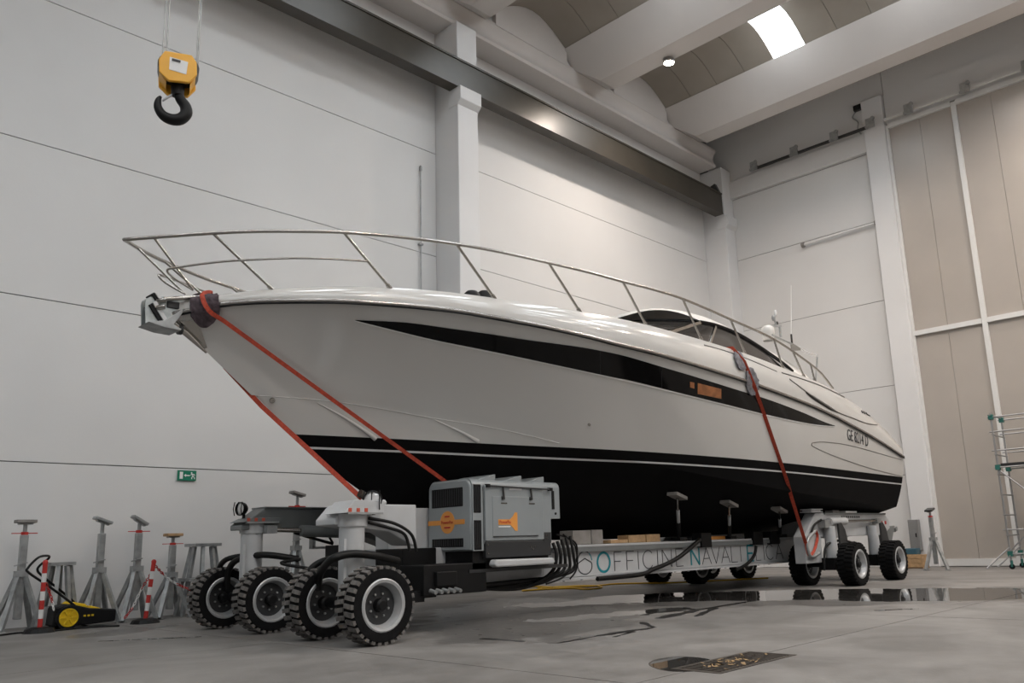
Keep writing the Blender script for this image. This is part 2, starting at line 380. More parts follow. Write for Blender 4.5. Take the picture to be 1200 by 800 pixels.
# hanging track and rollers
tr = empty('door_track', (XE-.3, 10, 12.6)); tag(tr, 'dark hanging track with roller brackets high on the end wall', 'door track')
MB().box(XE-.34, XE-.26, 8.12, 12.05, 12.56, 12.63).build('track', 'darkmetal', tr)
MB().box(XE-.34, XE-.26, -3, 7.82, 12.60, 12.66).build('track', 'doorframe', tr)
for y in (12.0, 10.6, 9.3, 8.2, 7.1, 5.6, 4.1, 2.6):
    m = MB().box(XE-.40, XE-.14, y-.05, y+.05, 12.66, 12.72).box(XE-.42, XE-.38, y-.12, y+.12, 12.5, 12.8)
    m.cyl((XE-.44, y-.09, 12.76), (XE-.40, y-.09, 12.76), .06).cyl((XE-.44, y+.09, 12.54), (XE-.40, y+.09, 12.54), .06)
    m.build('roller_bracket', 'steel', tr)
# ---- walls out of view
wr = MB().box(XB, XE+.3, YB-.3, YB, -.3, 15.5).build('wall_right', 'greywall'); struct(wr, 'white wall behind the camera on the right')
wb = MB().box(XB-.3, XB, YB-.3, YA+.3, -.3, 15.5).build('wall_back', 'greywall'); struct(wb, 'white wall behind the camera')
# unseen window band, added as fill light for the near side of the hull
for k in range(6):
    m = MB().box(XB+3+5.6*k, XB+3+5.6*k+4.4, YB+.005, YB+.03, 6.5, 10.5); wn += 1
    o = m.build('window_%d' % wn, 'winpane'); struct(o, 'high daylight window %d in the wall behind the camera' % (k+1))

# ---- crane runway beam on the corbels
m = MB(); m.box(XB, 22.68, 13.06, 13.37, 11.245, 11.275).box(XB, 22.68, 13.05, 13.38, 11.92, 11.97).box(XB, 22.68, 13.075, 13.10, 11.27, 11.93).box(XB, 22.68, 13.33, 13.355, 11.27, 11.93)
m.box(22.66, 22.68, 13.08, 13.35, 11.27, 11.93)
cb = empty('crane_runway_beam', (5, 13.2, 11.24)); tag(cb, 'long dark brown steel crane beam running under the roof along the white wall', 'crane beam')
m.build('girder', 'crane', cb)
MB().box(XB, 22.6, 13.18, 13.26, 11.97, 12.05).build('rail', 'darkmetal', cb)
MB().prism([(13.06, 11.97), (13.36, 11.97), (13.36, 12.25), (13.2, 12.3)], 0, 22.5, 22.62).build('end_stop', 'darkmetal', cb)
# ---- crane bridge above the frame, hook block hanging from it
HKY = 8.5
hk = at(207, 100, 1, HKY)
br = empty('overhead_crane_bridge', (hk.x, 0, 12)); tag(br, 'crane bridge spanning the hall above the hook, out of view', 'crane bridge')
MB().box(hk.x+.5, hk.x+.95, YB+.4, 13.1, 12.06, 13.0).build('girder', 'hookyellow', br)
MB().box(hk.x-.3, hk.x+.55, 8.0, 9.0, 12.1, 12.5).build('trolley', 'gendark', br)
def hook():
    t = empty('crane_hook_block', hk); tag(t, 'yellow crane hook block with black hook hanging on steel ropes', 'crane hook')
    d = (hk-CAM); d.z = 0; d.normalize(); sx = V((d.y, -d.x, 0)); z = V((0, 0, 1)); up = (z+d*.12).normalized()
    c = at(208, 89, 1, HKY); k = (c-CAM).length/F      # metres per pixel at the block
    def P(a, b, e): return c+sx*(a*k)+z*(b*k)+d*(e*k)
    oc = [(-18, 8), (-13, 18), (12, 19), (17, 12), (18, -2), (11, -12), (-8, -14), (-17, -6)]
    def plate(e0, e1, dy, name):
        m = MB(); n = len(oc)
        m.add([P(a, b+dy, e0) for a, b in oc]+[P(a, b+dy, e1) for a, b in oc], [tuple(range(n)), tuple(range(2*n-1, n-1, -1))]+[(i, (i+1) % n, (i+1) % n+n, i+n) for i in range(n)])
        return m.build(name, 'hookyellow', t, bevel=.01)
    plate(-13, -9, 0, 'cheek_plate'); plate(9, 13, -4, 'cheek_plate')
    m = MB(); m.add([P(a, b, e) for e in (-9, 9) for a, b in ((-17, 6), (-12, 17), (11, 17), (17, 8), (17, -2), (12, -14), (12, 2), (-10, 2), (-10, -14), (-17, -4))],
                    [tuple(range(10)), tuple(range(19, 9, -1))]+[(i, (i+1) % 10, (i+1) % 10+10, i+10) for i in range(10)])
    m.build('housing', 'hookyellow', t, bevel=.006)
    for a in (-6, 7):
        MB().cyl(P(a, 6, -9), P(a, 6, 9), 13*k, n=20).build('sheave', 'darkmetal', t)
    m = MB(); m.add([P(a, b, -13.4) for a, b in ((-8, 12), (9, 10), (8, -4), (-8, -2))]+[P(a, b, -13) for a, b in ((-8, 12), (9, 10), (8, -4), (-8, -2))],
                    [(0, 1, 2, 3), (7, 6, 5, 4)]+[(i, (i+1) % 4, (i+1) % 4+4, i+4) for i in range(4)])
    st = m.build('sticker', 'paper', t)
    MB().bar(P(-6, 9.3, -13.6), P(2, 8.6, -13.6), 1.2*k, 2.2*k).build('print', 'ink', st)
    MB().cyl(P(1, -3, 0), P(1, -22, 0), 7*k, 6*k).build('swivel', 'black', t, smooth=40)
    pts = [(2, -18), (4, -25), (9, -32), (10, -40), (5, -47), (-3, -49), (-11, -46), (-16, -38), (-16, -30), (-14, -26)]
    rr = [4.5, 5, 5.5, 6, 6, 5.6, 5, 4, 2.8, 1.2]
    path = smooth_path([P(a, b, 0) for a, b in pts], 4)
    rad = [lerp([(i*4, r) for i, r in enumerate(rr)], j)*k for j in range(len(path))]
    MB().tube(path, rad, 10).build('hook', 'black', t, smooth=60)
    MB().bar(P(-4, -22, 0), P(-12, -30, 0), 4*k, 1*k).build('safety_latch', 'steel', t)
    for a in (-15, -11.5, 17, 18.5): MB().cyl(P(a, 6, 0), (P(a, 6, 0).x, P(a, 6, 0).y, 12.095), .008, n=6).build('wire_rope', 'steel', t)
hook()
# ---- high bay lamps under the roof beams
def bay_lamp(loc, label):
    t = empty('high_bay_lamp', loc); tag(t, label, 'lamp', 'high bay lamps under the roof beams')
    x, y, z = loc
    MB().lathe([(.0, .26), (.05, .26), (.06, .12), (.14, .10), (.15, .02), (.14, .0)], loc, (0, 0, 1), 20).build('housing', 'boxgrey', t, smooth=40)
    MB().lathe([(0, .004), (.125, .004), (.125, .012)], loc, (0, 0, 1), 20).build('diffuser', 'led', t)
    MB().cyl((x, y, z+.25), (x, y, 13.6), .012, n=6).build('suspension', 'darkmetal', t)
    ld = bpy.data.lights.new('lamp_light', 'AREA'); ld.shape = 'DISK'; ld.size = .26; ld.energy = LAMP_W; ld.color = (1, .85, .73); ld.spread = math.radians(150)
    lo = bpy.data.objects.new('lamp_light', ld); COL.objects.link(lo); lo.parent = t; lo.location = (0, 0, -.01)
LZ = 12.98; l0 = at(784, 74, 2, LZ)
bay_lamp(tuple(l0), 'round lit high bay lamp under the second roof beam, the only one in view')
ROWN = {BX[1]+.42: 'second', BX[0]+.42: 'first', BX[4]+.42: 'fifth'}
for x in (BX[1]+.42, BX[0]+.42, BX[4]+.42):
    for y in ((2.2, -3.2, -8.0) if x > 20 else (-.5, -6.2) if x < 5 else (10.9, 5.2, -.5, -6.2)):
        if abs(x-l0.x) < .6 and y > 10: continue
        if y > 10: continue
        bay_lamp((x, y, LZ), 'lit high bay lamp out of view, %s row, %s from the long wall' % (ROWN[x], {10.9: 'first', 5.2: 'second', 2.2: 'second', -.5: 'third', -3.2: 'third', -6.2: 'fourth', -8.0: 'fourth'}[y]))

# =================================================================== THE YACHT
ya = empty('motor_yacht', (10.8, YC, 1.0)); tag(ya, 'large cream motor yacht with black bottom and long black side window, on the trailer', 'yacht')
def bs(X, x0=3.5, m=2.2, L=8.0, e=3.2):
    u = min(max((X-x0)/L, 0), 1); return m*(1-(1-u)**e)
def trace(pts, b):
    """pixels on a curve whose half breadth b(X) is known -> table of (X, z)"""
    out = []
    for x, y in pts:
        lo, hi = None, None; px = 2.9
        f = lambda X: at(x, y, 1, YC-b(X)).x-X
        while px < 19.5:
            if f(px)*f(px+.05) <= 0: lo, hi = px, px+.05; break
            px += .05
        if lo is None: continue
        for _ in range(30):
            mid = (lo+hi)/2
            if f(lo)*f(mid) <= 0: hi = mid
            else: lo = mid
        out.append((lo, at(x, y, 1, YC-b(lo)).z))
    return out
def bd(X): return max(bs(X)-.1*min(max(X-3.7, 0), 1), 0)
def br_(X): return bs(X, 3.0, 2.05, 8.0, 4.0)
SH = [(3.5, 3.50)]+trace([(230, 362), (262, 356), (300, 353), (330, 352.3), (400, 352.6), (448, 355.5), (500, 360), (545, 365.5), (581, 372), (630, 381), (680, 392), (720, 402.3), (760, 412), (800, 423), (870, 445), (920, 463), (963, 480.5), (1010, 505), (1032, 518), (1058, 535)], bs)+[(18.5, 2.45)]
DK = [(3.5, 3.63)]+trace([(230, 350), (262, 345), (300, 340.5), (330, 338), (400, 336), (460, 337.3), (520, 341.5), (575, 348.5), (620, 355.5), (650, 360), (683, 365.5), (725, 373), (760, 381), (825, 399), (876, 415), (920, 432), (957, 447), (976, 456), (990, 465.5), (1005, 475.5), (1020, 487.5), (1040, 506), (1054, 522)], bd)+[(18.6, 2.66)]
CH = [(4.5, 2.72), (5.0, 2.70), (5.48, 2.675), (6.0, 2.619), (6.54, 2.55), (7.24, 2.48), (7.87, 2.397), (8.47, 2.293), (10, 2.06), (12, 1.83), (14, 1.66), (16, 1.54), (18.3, 1.455)]
KL = [(4.5, 2.76), (4.8, 2.51), (5.121, 2.253), (5.308, 2.111), (5.657, 1.86), (6.1, 1.60), (6.5, 1.40), (7.1, 1.20), (8.0, 1.05), (9.5, .98), (12, .97), (15, 1.0), (18.3, 1.06)]
def sheer(X): return V((X, YC-bs(X), lerp(SH, X)))
def deckp(X): return V((X, YC-bd(X), lerp(DK, X)))
def chine(X): return V((X, YC-max(0, bs(X, 4.5, 1.95, 10, 1.7)), lerp(CH, X)))
def keel(X): return V((X, YC, lerp(KL, X)))
NS = 96; TT = [(i/(NS-1))**1.5 for i in range(NS)]
top_rows = []; bot_rows = []; gun_rows = []
for t in TT:
    s = sheer(3.5+t*(18.25-3.5)); c = chine(4.5+t*(18.22-4.5)); k = keel(4.5+t*(18.2-4.5))
    row = []
    for j in range(17):
        q = j/16; p = c.lerp(s, q)
        fl_ = .10*math.sin(PI*q)*min(1, t*9)*max(0, 1-t/.55)          # flared bow: hollow topsides
        fl_ -= .05*math.sin(PI*q)*min(1, max(0, (t-.4)/.3))
        p.y += fl_; row.append(p)
    top_rows.append(row)
    row = []
    for j in range(9):
        q = j/8; p = k.lerp(c, q); p.z -= .06*math.sin(PI*q)*min(1, t*6); row.append(p)
    bot_rows.append(row)
    X = 3.5+t*(18.25-3.5); d = deckp(X+.02*t); row = []
    for j in range(7):
        q = j/6; p = s.lerp(d, q); p.y -= .045*math.sin(PI*q)*min(1, t*14); row.append(p)
    gun_rows.append(row)
hullb = MB().grid(top_rows).grid(bot_rows)
# transom
ring = [p for p in bot_rows[-1]]+[p for p in top_rows[-1][1:]]+[p for p in gun_rows[-1][1:]]
tr_ = ring+[V((p.x, 2*YC-p.y, p.z)) for p in ring[::-1]]
BVH = BVHTree.FromPolygons([V(p) for p in hullb.v], [f for f in hullb.f])
gunb = MB().grid(gun_rows); BVHG = BVHTree.FromPolygons([V(p) for p in gunb.v], gunb.f)
def on_hull(x, y, off=.006, bvh=None, want_n=False):
    d = ray(x, y).normalized(); loc, n, i, dist = (bvh or BVH).ray_cast(CAM, d)
    if loc is None: return None
    if n.y > 0: n = -n
    return (loc+n*off, n) if want_n else loc+n*off
# split by the waterline (paint lines): white topsides / black boot top / white stripe / black bottom
def wlz(X): return 2.305-.0175*(X-5)
full = hullb.mirror(); full.add(tr_, [tuple(range(len(tr_)))])
bm = bmesh.new(); vv = [bm.verts.new(p) for p in full.v]
for f in full.f:
    try: bm.faces.new([vv[i] for i in f])
    except ValueError: pass
bmesh.ops.remove_doubles(bm, verts=bm.verts, dist=.0008)
bmesh.ops.recalc_face_normals(bm, faces=bm.faces)
no = V((.0175, 0, 1)).normalized()
for off in (0, -.135, -.16):
    bmesh.ops.bisect_plane(bm, geom=bm.verts[:]+bm.edges[:]+bm.faces[:], plane_co=(5, YC, 2.305+off), plane_no=no)
groups = {'hull': [], 'boot_top': [], 'waterline_stripe': [], 'bottom': []}
for f in bm.faces:
    c = f.calc_center_median(); d = c.z-wlz(c.x)
    groups['hull' if d > 0 else 'boot_top' if d > -.135 else 'waterline_stripe' if d > -.16 else 'bottom'].append([v.co.copy() for v in f.verts])
bm.free()
for nm, mt in (('hull', 'hullwhite'), ('boot_top', 'antifoul'), ('waterline_stripe', 'stripe'), ('bottom', 'antifoul')):
    me = bpy.data.meshes.new(nm); b2 = bmesh.new()
    for f in groups[nm]:
        try: b2.faces.new([b2.verts.new(p) for p in f])
        except ValueError: pass
    bmesh.ops.remove_doubles(b2, verts=b2.verts, dist=.0005); bmesh.ops.recalc_face_normals(b2, faces=b2.faces)
    b2.to_mesh(me); b2.free(); me.materials.append(M[mt])
    for p in me.polygons: p.use_smooth = True
    me.set_sharp_from_angle(angle=math.radians(24))
    o = bpy.data.objects.new(nm, me); COL.objects.link(o); o.parent = ya; o.location = -PO[ya.name]; PO[o.name] = V((0, 0, 0))
    if nm == 'hull': HULL = o; PO[o.name] = V((0, 0, 0))
# gunwale, deck
gunb.mirror().build('gunwale', 'hullwhite', ya, smooth=45)
dk_rows = []
for r in gun_rows:
    p = r[-1]; b = YC-p.y
    if b < 0: b = 0
    dk_rows.append([V((p.x, YC-b*q, p.z+.035*math.sin(min(1, (1-q)*4)*PI/2)*min(1, b)-(.10*min(1, b) if q < .88 else 0)+.12*min(1, b)*(1-q)))
                    for q in (1, .985, .96, .93, .90, .86, .7, .5, .3, .15, 0)])
MB().grid(dk_rows).mirror().build('deck', 'hullwhite', ya, smooth=50)
# rub rail on the sheer
rp = [sheer(3.5+t*(18.25-3.5)) for t in TT]
rp = [V((p.x, p.y-.012, p.z)) for p in rp]
MB().tube(rp, .026, 8).pair('rub_rail', 'rubrail', ya, smooth=60)
MB().tube([p+V((0, -.012, -.03)) for p in rp], .012, 6).pair('rub_rail_insert', 'black', ya, smooth=60)
# long black side window band
UP = [(416, 374.5), (450, 376), (480, 378), (533, 385.3), (580, 392), (613, 397.3), (680, 406.5), (720, 414), (740, 419), (780, 431), (820, 443), (860, 455.5), (900, 468), (940, 483), (965, 494), (978, 498.6)]
LO = [(416, 375.2), (450, 383.5), (506.7, 397.3), (560, 408), (613, 419), (666, 430.5), (720, 442), (740, 446), (800, 461), (860, 476), (900, 486), (940, 494.5), (960, 497.7), (978, 499.2)]
def strip(up, lo, n, rows, off, bvh=None, x0=None, x1=None):
    x0 = up[0][0] if x0 is None else x0; x1 = up[-1][0] if x1 is None else x1; g = []
    for i in range(n+1):
        x = x0+(x1-x0)*i/n; a, b = lerp(up, x), lerp(lo, x); col = []
        for j in range(rows+1):
            q = on_hull(x, b+(a-b)*j/rows, off, bvh)
            if q is None: break
            col.append(q)
        if len(col) == rows+1: g.append(col)
    return g
MB().grid(strip(UP, LO, 110, 5, .007)).pair('side_window_band', 'glassblack', ya, smooth=60)
def hull_line(pts, r, name, material, off=.003, bvh=None, mirror=True, n=8, parent=None):
    p2 = smooth_path([V((x, y, 0)) for x, y in pts], n); q = [on_hull(p.x, p.y, off, bvh) for p in p2]; q = [k for k in q if k is not None]
    m = MB().tube(q, r, 6)
    if mirror: return m.pair(name, material, parent or ya, smooth=60)
    return m.build(name, material, parent or ya, smooth=60)
hull_line([(416, 375.6), (506.7, 398.2), (613, 420), (720, 443), (800, 462), (900, 487), (950, 497.2), (978, 499.8)], .007, 'window_trim', 'white', .004)
# port light pane coloured as an orange reflection, small brown spot beside it
pl = [(817, 448.5), (844.5, 455.5), (844.5, 467), (817, 461)]
m = MB(); q = [on_hull(x, y, .013) for x, y in pl]; m.add(q+[p+V((0, .01, 0)) for p in q], [(0, 1, 2, 3), (7, 6, 5, 4)]+[(i, i+4, (i+1) % 4+4, (i+1) % 4) for i in range(4)])
m.build('port_light', 'copper', ya)
m = MB(); q = [on_hull(x, y, .012) for x, y in ((808, 447), (813, 448), (813, 455), (808, 453.5))]; m.add(q, [(0, 1, 2, 3)]); m.build('port_light_catch', 'copper', ya)
for x in (703, 775, 905):      # joints between the panes of the band
    hull_line([(x, lerp(UP, x)+1), (x, lerp(LO, x)-1)], .004, 'pane_joint', 'gendark', .009)
# chine line, spray rails, recessed oval near the stern
hull_line([(295, 463), (350, 466.5), (400, 471.5), (450, 479.5), (500, 488.5), (560, 498), (610, 508), (655, 519)], .006, 'chine_rail', 'hullwhite', .0)
for a in ([(372, 472), (400, 487), (425, 503), (440, 514)], [(510, 492), (540, 506), (560, 517)]):
    p2 = smooth_path([V((x, y, 0)) for x, y in a], 8); q = [on_hull(p.x, p.y, .0) for p in p2]; q = [k for k in q if k]
    MB().tube(q, [.006+.028*i/len(q) for i in range(len(q))], 8).pair('spray_rail', 'hullwhite', ya, smooth=60)
hull_line([(951, 520), (953, 518.4), (966, 517.6), (990, 520.5), (1020, 528), (1056, 538.5)], .008, 'styling_groove', 'seam', .002)
hull_line([(951, 520), (954, 523.5), (980, 535), (1020, 548.5), (1057, 558)], .008, 'styling_groove', 'seam', .002)
for x, y, r in ((319, 469, .035), (690, 497, .02)):
    q, n = on_hull(x, y, .0, None, True); MB().lathe([(0, .03), (r*.8, .03), (r, .012), (r, -.01)], q, n, 16).build('through_hull_fitting', 'chrome', ya, smooth=50)
# registration letters
a, n = on_hull(1005, 513.5, .008, None, True); b = on_hull(1012, 515.9, .008)
ex = V((b.x-a.x, b.y-a.y, b.z-a.z)).normalized(); ey = (V((0, 0, 1))-ex*ex.z).normalized()
m = MB(); place_text(m, 'GE 8214 D', .31, a, ex, ey, .68, .002); m.build('registration_letters', 'ink', ya)
# bow: stainless stem plate, anchor and roller, cloth fender is a thing of its own
m = MB(); q = [on_hull(x, y, .008) for x, y in ((211, 376), (222, 374.5), (231, 376), (238, 392), (243, 407))]
q = [k for k in q if k]; st = [V((3.56, YC, 3.50)), V((3.72, YC, 3.36)), V((3.92, YC, 3.19))]
m.add(q+[V((p.x-.012, YC, p.z-.012)) for p in st], [tuple(range(len(q)))+(len(q)+2, len(q)+1, len(q))] if len(q) > 2 else []).pair('stem_plate', 'chrome', ya)
MB().tube([(3.50, YC, 3.47), (3.72, YC, 3.325), (3.95, YC, 3.14)], [.035, .04, .012], 10).build('stem_bar', 'chrome', ya, smooth=50)
def xz(x, y, Y): p = at(x, y, 1, Y); return (p.x, p.z)
an = empty('anchor', (3.3, YC, 3.55)); an.parent = ya; an.location = V((3.3, YC, 3.55))-PO[ya.name]; PO[an.name] = V((3.3, YC, 3.55))
cheek = [(167.5, 356), (169, 351), (174, 349), (205, 348.5), (216, 352), (212, 364), (196, 377), (185, 381), (168, 380)]
for s in (-1, 1): MB().prism([xz(x, y, YC) for x, y in cheek], 1, YC+s*.05, YC+s*.062).build('cheek_plate', 'anchor', an)
def an_part(name, material, px, y0, y1): MB().prism([xz(x, y, YC) for x, y in px], 1, YC+y0, YC+y1).build(name, material, an, bevel=.004)
an_part('shank', 'black', ((171, 359), (176, 356), (190, 378), (184, 380)), -.085, .085)
an_part('shank_link', 'stripe', ((175, 357), (179, 354.5), (192, 376), (188, 378.5)), -.10, .10)
an_part('crown', 'black', ((174, 346), (177, 344.5), (184, 353), (180, 355)), -.085, .085)
an_part('crown_link', 'stripe', ((177, 345), (180, 344), (186, 352), (183, 353.5)), -.10, .10)
an_part('fluke', 'steel', ((167.5, 380), (186, 378.5), (199, 371), (209, 364), (207, 370), (203, 376), (197, 383), (206, 388.5), (205, 390), (186, 386.5)), -.15, .15)
p = at(212, 362, 1, YC)
for dz in (.03, -.045): MB().tube([(3.42, YC-.13, p.z+dz), (3.36, YC-.10, p.z+dz-.01), (3.36, YC+.10, p.z+dz-.01), (3.42, YC+.13, p.z+dz)], .028, 8).build('bow_roller_arm', 'chrome', ya, smooth=60)
for s in (-1, 1): MB().tube([(3.40, YC+s*.12, p.z+.04), (3.62, YC+s*.14, p.z+.09), (3.8, YC+s*.16, p.z+.13)], .026, 8).build('bow_roller_arm', 'chrome', ya, smooth=60)
MB().box(3.46, 3.60, YC-.08, YC+.08, p.z-.03, p.z+.05).build('bow_roller', 'darkmetal', ya, bevel=.01)
MB().tube([(3.62, YC, 3.36), (3.66, YC, 3.36)], .06, 12).build('bow_eye', 'darkmetal', ya)
# ---- guard rail
RL = [(3.0, 4.238)]+trace([(153, 280), (200, 276.5), (250, 273), (300, 271), (350, 271), (400, 272), (440, 275), (490, 280), (535, 286), (590, 296), (643, 308), (690, 319), (730, 330), (765, 339), (800, 350), (856, 374), (907, 397.5), (945, 423), (963, 438), (976, 455)], br_)
def railp(X): return V((X, YC-br_(X), lerp(RL, X)))
gr = empty('guard_rail', (8, YC, 4)); gr.parent = ya; gr.location = V((8, YC, 4))-PO[ya.name]; PO[gr.name] = V((8, YC, 4))
rt = [railp(3.0+12.46*(i/70)**1.25) for i in range(71)]
MB().tube(rt[::-1]+[V((p.x, 2*YC-p.y, p.z)) for p in rt[1:]], .021, 8).build('top_rail', 'chrome', gr, smooth=60)
def near_x(fun, px, lo=3.0, hi=18.0):
    best = min((abs((CX+F*(fun(x)-CAM).dot(CR)/(fun(x)-CAM).dot(CF))-px), x) for x in [lo+(hi-lo)*i/3000 for i in range(3001)]); return best[1]
for a, b in ((249, 323), (403, 461), (535, 583), (643, 683), (730, 760), (800, 825), (856, 876), (907, 920), (929, 945), (950, 957)):
    A = railp(near_x(railp, a, 3.1, 15.4)); B = deckp(near_x(deckp, b, 3.8)); B = B+V((0, .03, -.02))
    for s in (1, -1):
        A2, B2 = (A, B) if s == 1 else (V((A.x, 2*YC-A.y, A.z)), V((B.x, 2*YC-B.y, B.z)))
        m = MB().tube([A2, B2], .017, 8); m.cyl(B2, B2+(A2-B2).normalized()*.09, .026, n=8); m.build('stanchion', 'chrome', gr, smooth=60)
bm_ = lambda X: bs(X, 3.3, 2.0, 8.0, 4.0)
mid = [V((X, YC-bm_(X), z)) for X, z in trace([(196, 316.5), (210, 313), (250, 307.5), (290, 304.5), (343, 302.5), (390, 303.5), (430, 306)], bm_)]
for s in (1, -1):
    q = [p if s == 1 else V((p.x, 2*YC-p.y, p.z)) for p in mid]
    f0 = V((3.72, YC-s*.10, 3.80)); q = [f0, q[0].lerp(f0, .45)+V((-.05, 0, 0))]+q
    MB().tube(smooth_path(q, 6), .013, 8).build('mid_rail', 'chrome', gr, smooth=60)
    MB().tube([railp(3.22) if s == 1 else V((railp(3.22).x, 2*YC-railp(3.22).y, railp(3.22).z)), f0], .014, 8).build('stanchion', 'chrome', gr, smooth=60)
# ---- coachroof, windscreen, hardtop
def T(s): return V((11.35+.55*s*s, YC+1.40*s, 4.70-.14*s*s))       # top edge of the windscreen, s from -1 (near) to 1 (far)
def Bm(s): return V((9.0+1.2*s*s, YC+1.66*s, 4.04-.06*s*s))
NSx = 16; S_ = [-1+2*i/NSx for i in range(NSx+1)]
MB().grid([[Bm(s).lerp(T(s), q)+V((0, 0, .05*math.sin(PI*q))) for s in S_] for q in (0, .25, .5, .75, 1)]).build('windscreen', 'smoked', ya, smooth=60)
MB().tube([T(s)+V((-.02, 0, .0)) for s in S_], .035, 8).build('windscreen_frame', 'glassblack', ya, smooth=60)
for s in (-.42, .42): MB().bar(Bm(s)+V((-.03, 0, .04)), T(s)+V((-.03, 0, 0)), .05, .03).build('windscreen_mullion', 'chrome', ya)
WT = [(11.9, 4.56), (12.3, 4.575), (12.8, 4.545), (13.42, 4.455), (14.03, 4.335), (14.74, 4.165), (15.0, 4.08)]
def wtop(X): return V((X, YC-1.40-.06*min(1, (X-11.9)/1.2), lerp(WT, X)))
def wbot(X): return V((X, YC-1.66, lerp([(10.2, 3.98), (12, 3.90), (13.5, 3.83), (15.0, 3.76)], X)))
gs = [[wbot(10.2+4.8*i/24).lerp(wtop(11.9+3.1*i/24), q) for q in (0, .33, .66, 1)] for i in range(25)]
MB().grid(gs).pair('side_window', 'smoked', ya, smooth=60)
MB().tube([wtop(11.9+3.1*i/24)+V((0, -.012, .01)) for i in range(25)], .032, 8).pair('side_window_frame', 'glassblack', ya, smooth=60)
for X0, X1 in ((10.2, 11.9), (11.6, 12.35)): MB().bar(wbot(X0)+V((0, -.02, 0)), wtop(X1)+V((0, -.02, 0)), .05, .02, (0, 1, 0)).pair('window_pillar', 'chrome', ya)
# hardtop: section = edge above the window, crown on the centre line
def crown(X): return lerp([(11.2, 4.76), (11.4, 4.90), (11.8, 5.03), (12.4, 5.10), (13, 5.12), (14, 5.06), (15, 4.98), (16.0, 4.85), (16.6, 4.72)], X)
rows = []
for i in range(25):
    q = i/24; row = []
    for j in range(17):
        s = -j/16
        e = 1.40+.06
        Xf = 11.35+.55*s*s-.10; X = Xf+(16.4-Xf)*q
        ze = lerp(WT, max(11.9, X))+.03 if X < 15 else 4.10-.1*(X-15)
        b = (1.42 if X < 14 else 1.42-.05*(X-14))
        zc = crown(X)
        row.append(V((X, YC+s*b, ze+(zc-ze)*(1-abs(s)**2.4))))
    rows.append(row)
MB().grid(rows).mirror().build('hardtop', 'topwhite', ya, smooth=50)
# white side wing closing the hardtop to the deck behind the window
for s in (1,):
    r0 = [V((X, YC-1.45, lerp(WT, X)-.0 if X < 15 else 4.10-.1*(X-15))) for X in (14.0, 14.4, 14.74, 15.0, 15.5, 16.2)]
    r1 = [V((X, YC-1.68, lerp([(14, 3.80), (15, 3.76), (16.4, 3.5)], X))) for X in (15.0, 15.02, 15.05, 15.2, 15.6, 16.3)]
    MB().grid([r0, r1]).pair('hardtop_wing', 'hullwhite', ya, smooth=40)
# cabin trunk below the glass so that the deck is closed from every side
tk = [[V((X, YC-1.70*k, z)) for k, z in ((1, lerp(DK, X)-.12), (1, lerp(DK, X)-.04), (.9, lerp(DK, X)+.02), (.45, lerp(DK, X)+.07), (0, lerp(DK, X)+.09))] for X in (9.4, 10, 11, 12, 13, 14, 15, 16.2)]
MB().grid(tk).mirror().build('coachroof', 'hullwhite', ya, smooth=50)
# aft coaming mouldings with black vent
hull_line([(916, 436.5), (940, 444), (962, 452), (985, 463), (998, 470)], .012, 'coaming_moulding', 'seam', .002, BVHG)
hull_line([(925, 444), (945, 459), (958, 468), (980, 482), (1000, 490), (1016, 496), (1028, 497.6)], .012, 'coaming_seam', 'seam', .002, BVHG)
UPv = [(944, 458.5), (952, 463.2), (962, 469.5), (972, 476), (984, 484)]; LOv = [(944, 460.5), (952, 467.5), (962, 474), (972, 480), (984, 484.6)]
gv = strip(UPv, LOv, 20, 2, .006, BVHG)
if len(gv) > 2: MB().grid(gv).pair('engine_vent', 'black', ya, smooth=60)
hull_line([(825, 404), (850, 411), (880, 422), (910, 435)], .010, 'deck_moulding', 'seam', .0, BVHG)
gl = [on_hull(x, y, .008, BVHG) for x, y in ((1009, 481), (1010.5, 483.6), (1011.5, 482.2), (1013, 484.4), (1014.5, 483.6), (1016, 485.6), (1017.5, 484.8), (1019, 487))]
gl = [q for q in gl if q]
if len(gl) > 3: MB().tube(smooth_path(gl, 4), .012, 6).pair('name_script', 'gendark', ya, smooth=60)
# roof gear
def gear(x, y, Y): return at(x, y, 1, Y)
c = gear(900, 391, 8.3); k = (c-CAM).length/F
MB().lathe([(.0, 10*k), (5*k, 9*k), (7.5*k, 6*k), (8*k, 2*k), (7*k, -4*k), (6*k, -8*k)], c, (0, 0, 1), 20).build('satellite_dome', 'hullwhite', ya, smooth=60)
c = gear(915, 395, 8.3); k = (c-CAM).length/F
mast = MB().tube([c, c+V((0, 0, 12*k))], .03, 8).build('light_mast', 'steel', ya, smooth=50)
MB().bar(c+V((-.25, .1, 12*k)), c+V((.05, 0, 13.5*k)), .05, .05).build('mast_arm', 'steel', mast)
for i, (dx, dz) in enumerate(((-.04, 14), (-.16, 20), (-.06, 27))):
    MB().lathe([(0, 4*k), (1.8*k, 4*k), (2.2*k, 1*k), (1.5*k, -1.5*k), (0, -2*k)], c+V((dx, .05, dz*k)), (0, 0, 1), 12).build('navigation_light', ('darkmetal', 'steel', 'lampglass')[i], mast, smooth=50)
MB().tube([c+V((-.05, .05, 12*k)), c+V((-.12, .05, 20*k)), c+V((-.06, .05, 27*k))], .02, 6).build('mast_bracket', 'steel', mast)
c = gear(928, 400, 8.0); MB().tube([c+V((0, 0, -.1)), c+V((0, 0, .16))], .022, 8).build('antenna_base', 'darkmetal', ya)
MB().tube([c+V((0, 0, .15)), gear(927, 334, 8.0)], [.010, .006], 6).build('whip_antenna', 'white', ya)
v = [gear(x, y, Y) for x, y, Y in ((905, 393, 8.3), (927, 401, 7.7), (941, 410, 7.6), (958, 416, 8.2), (940, 408, 8.6))]
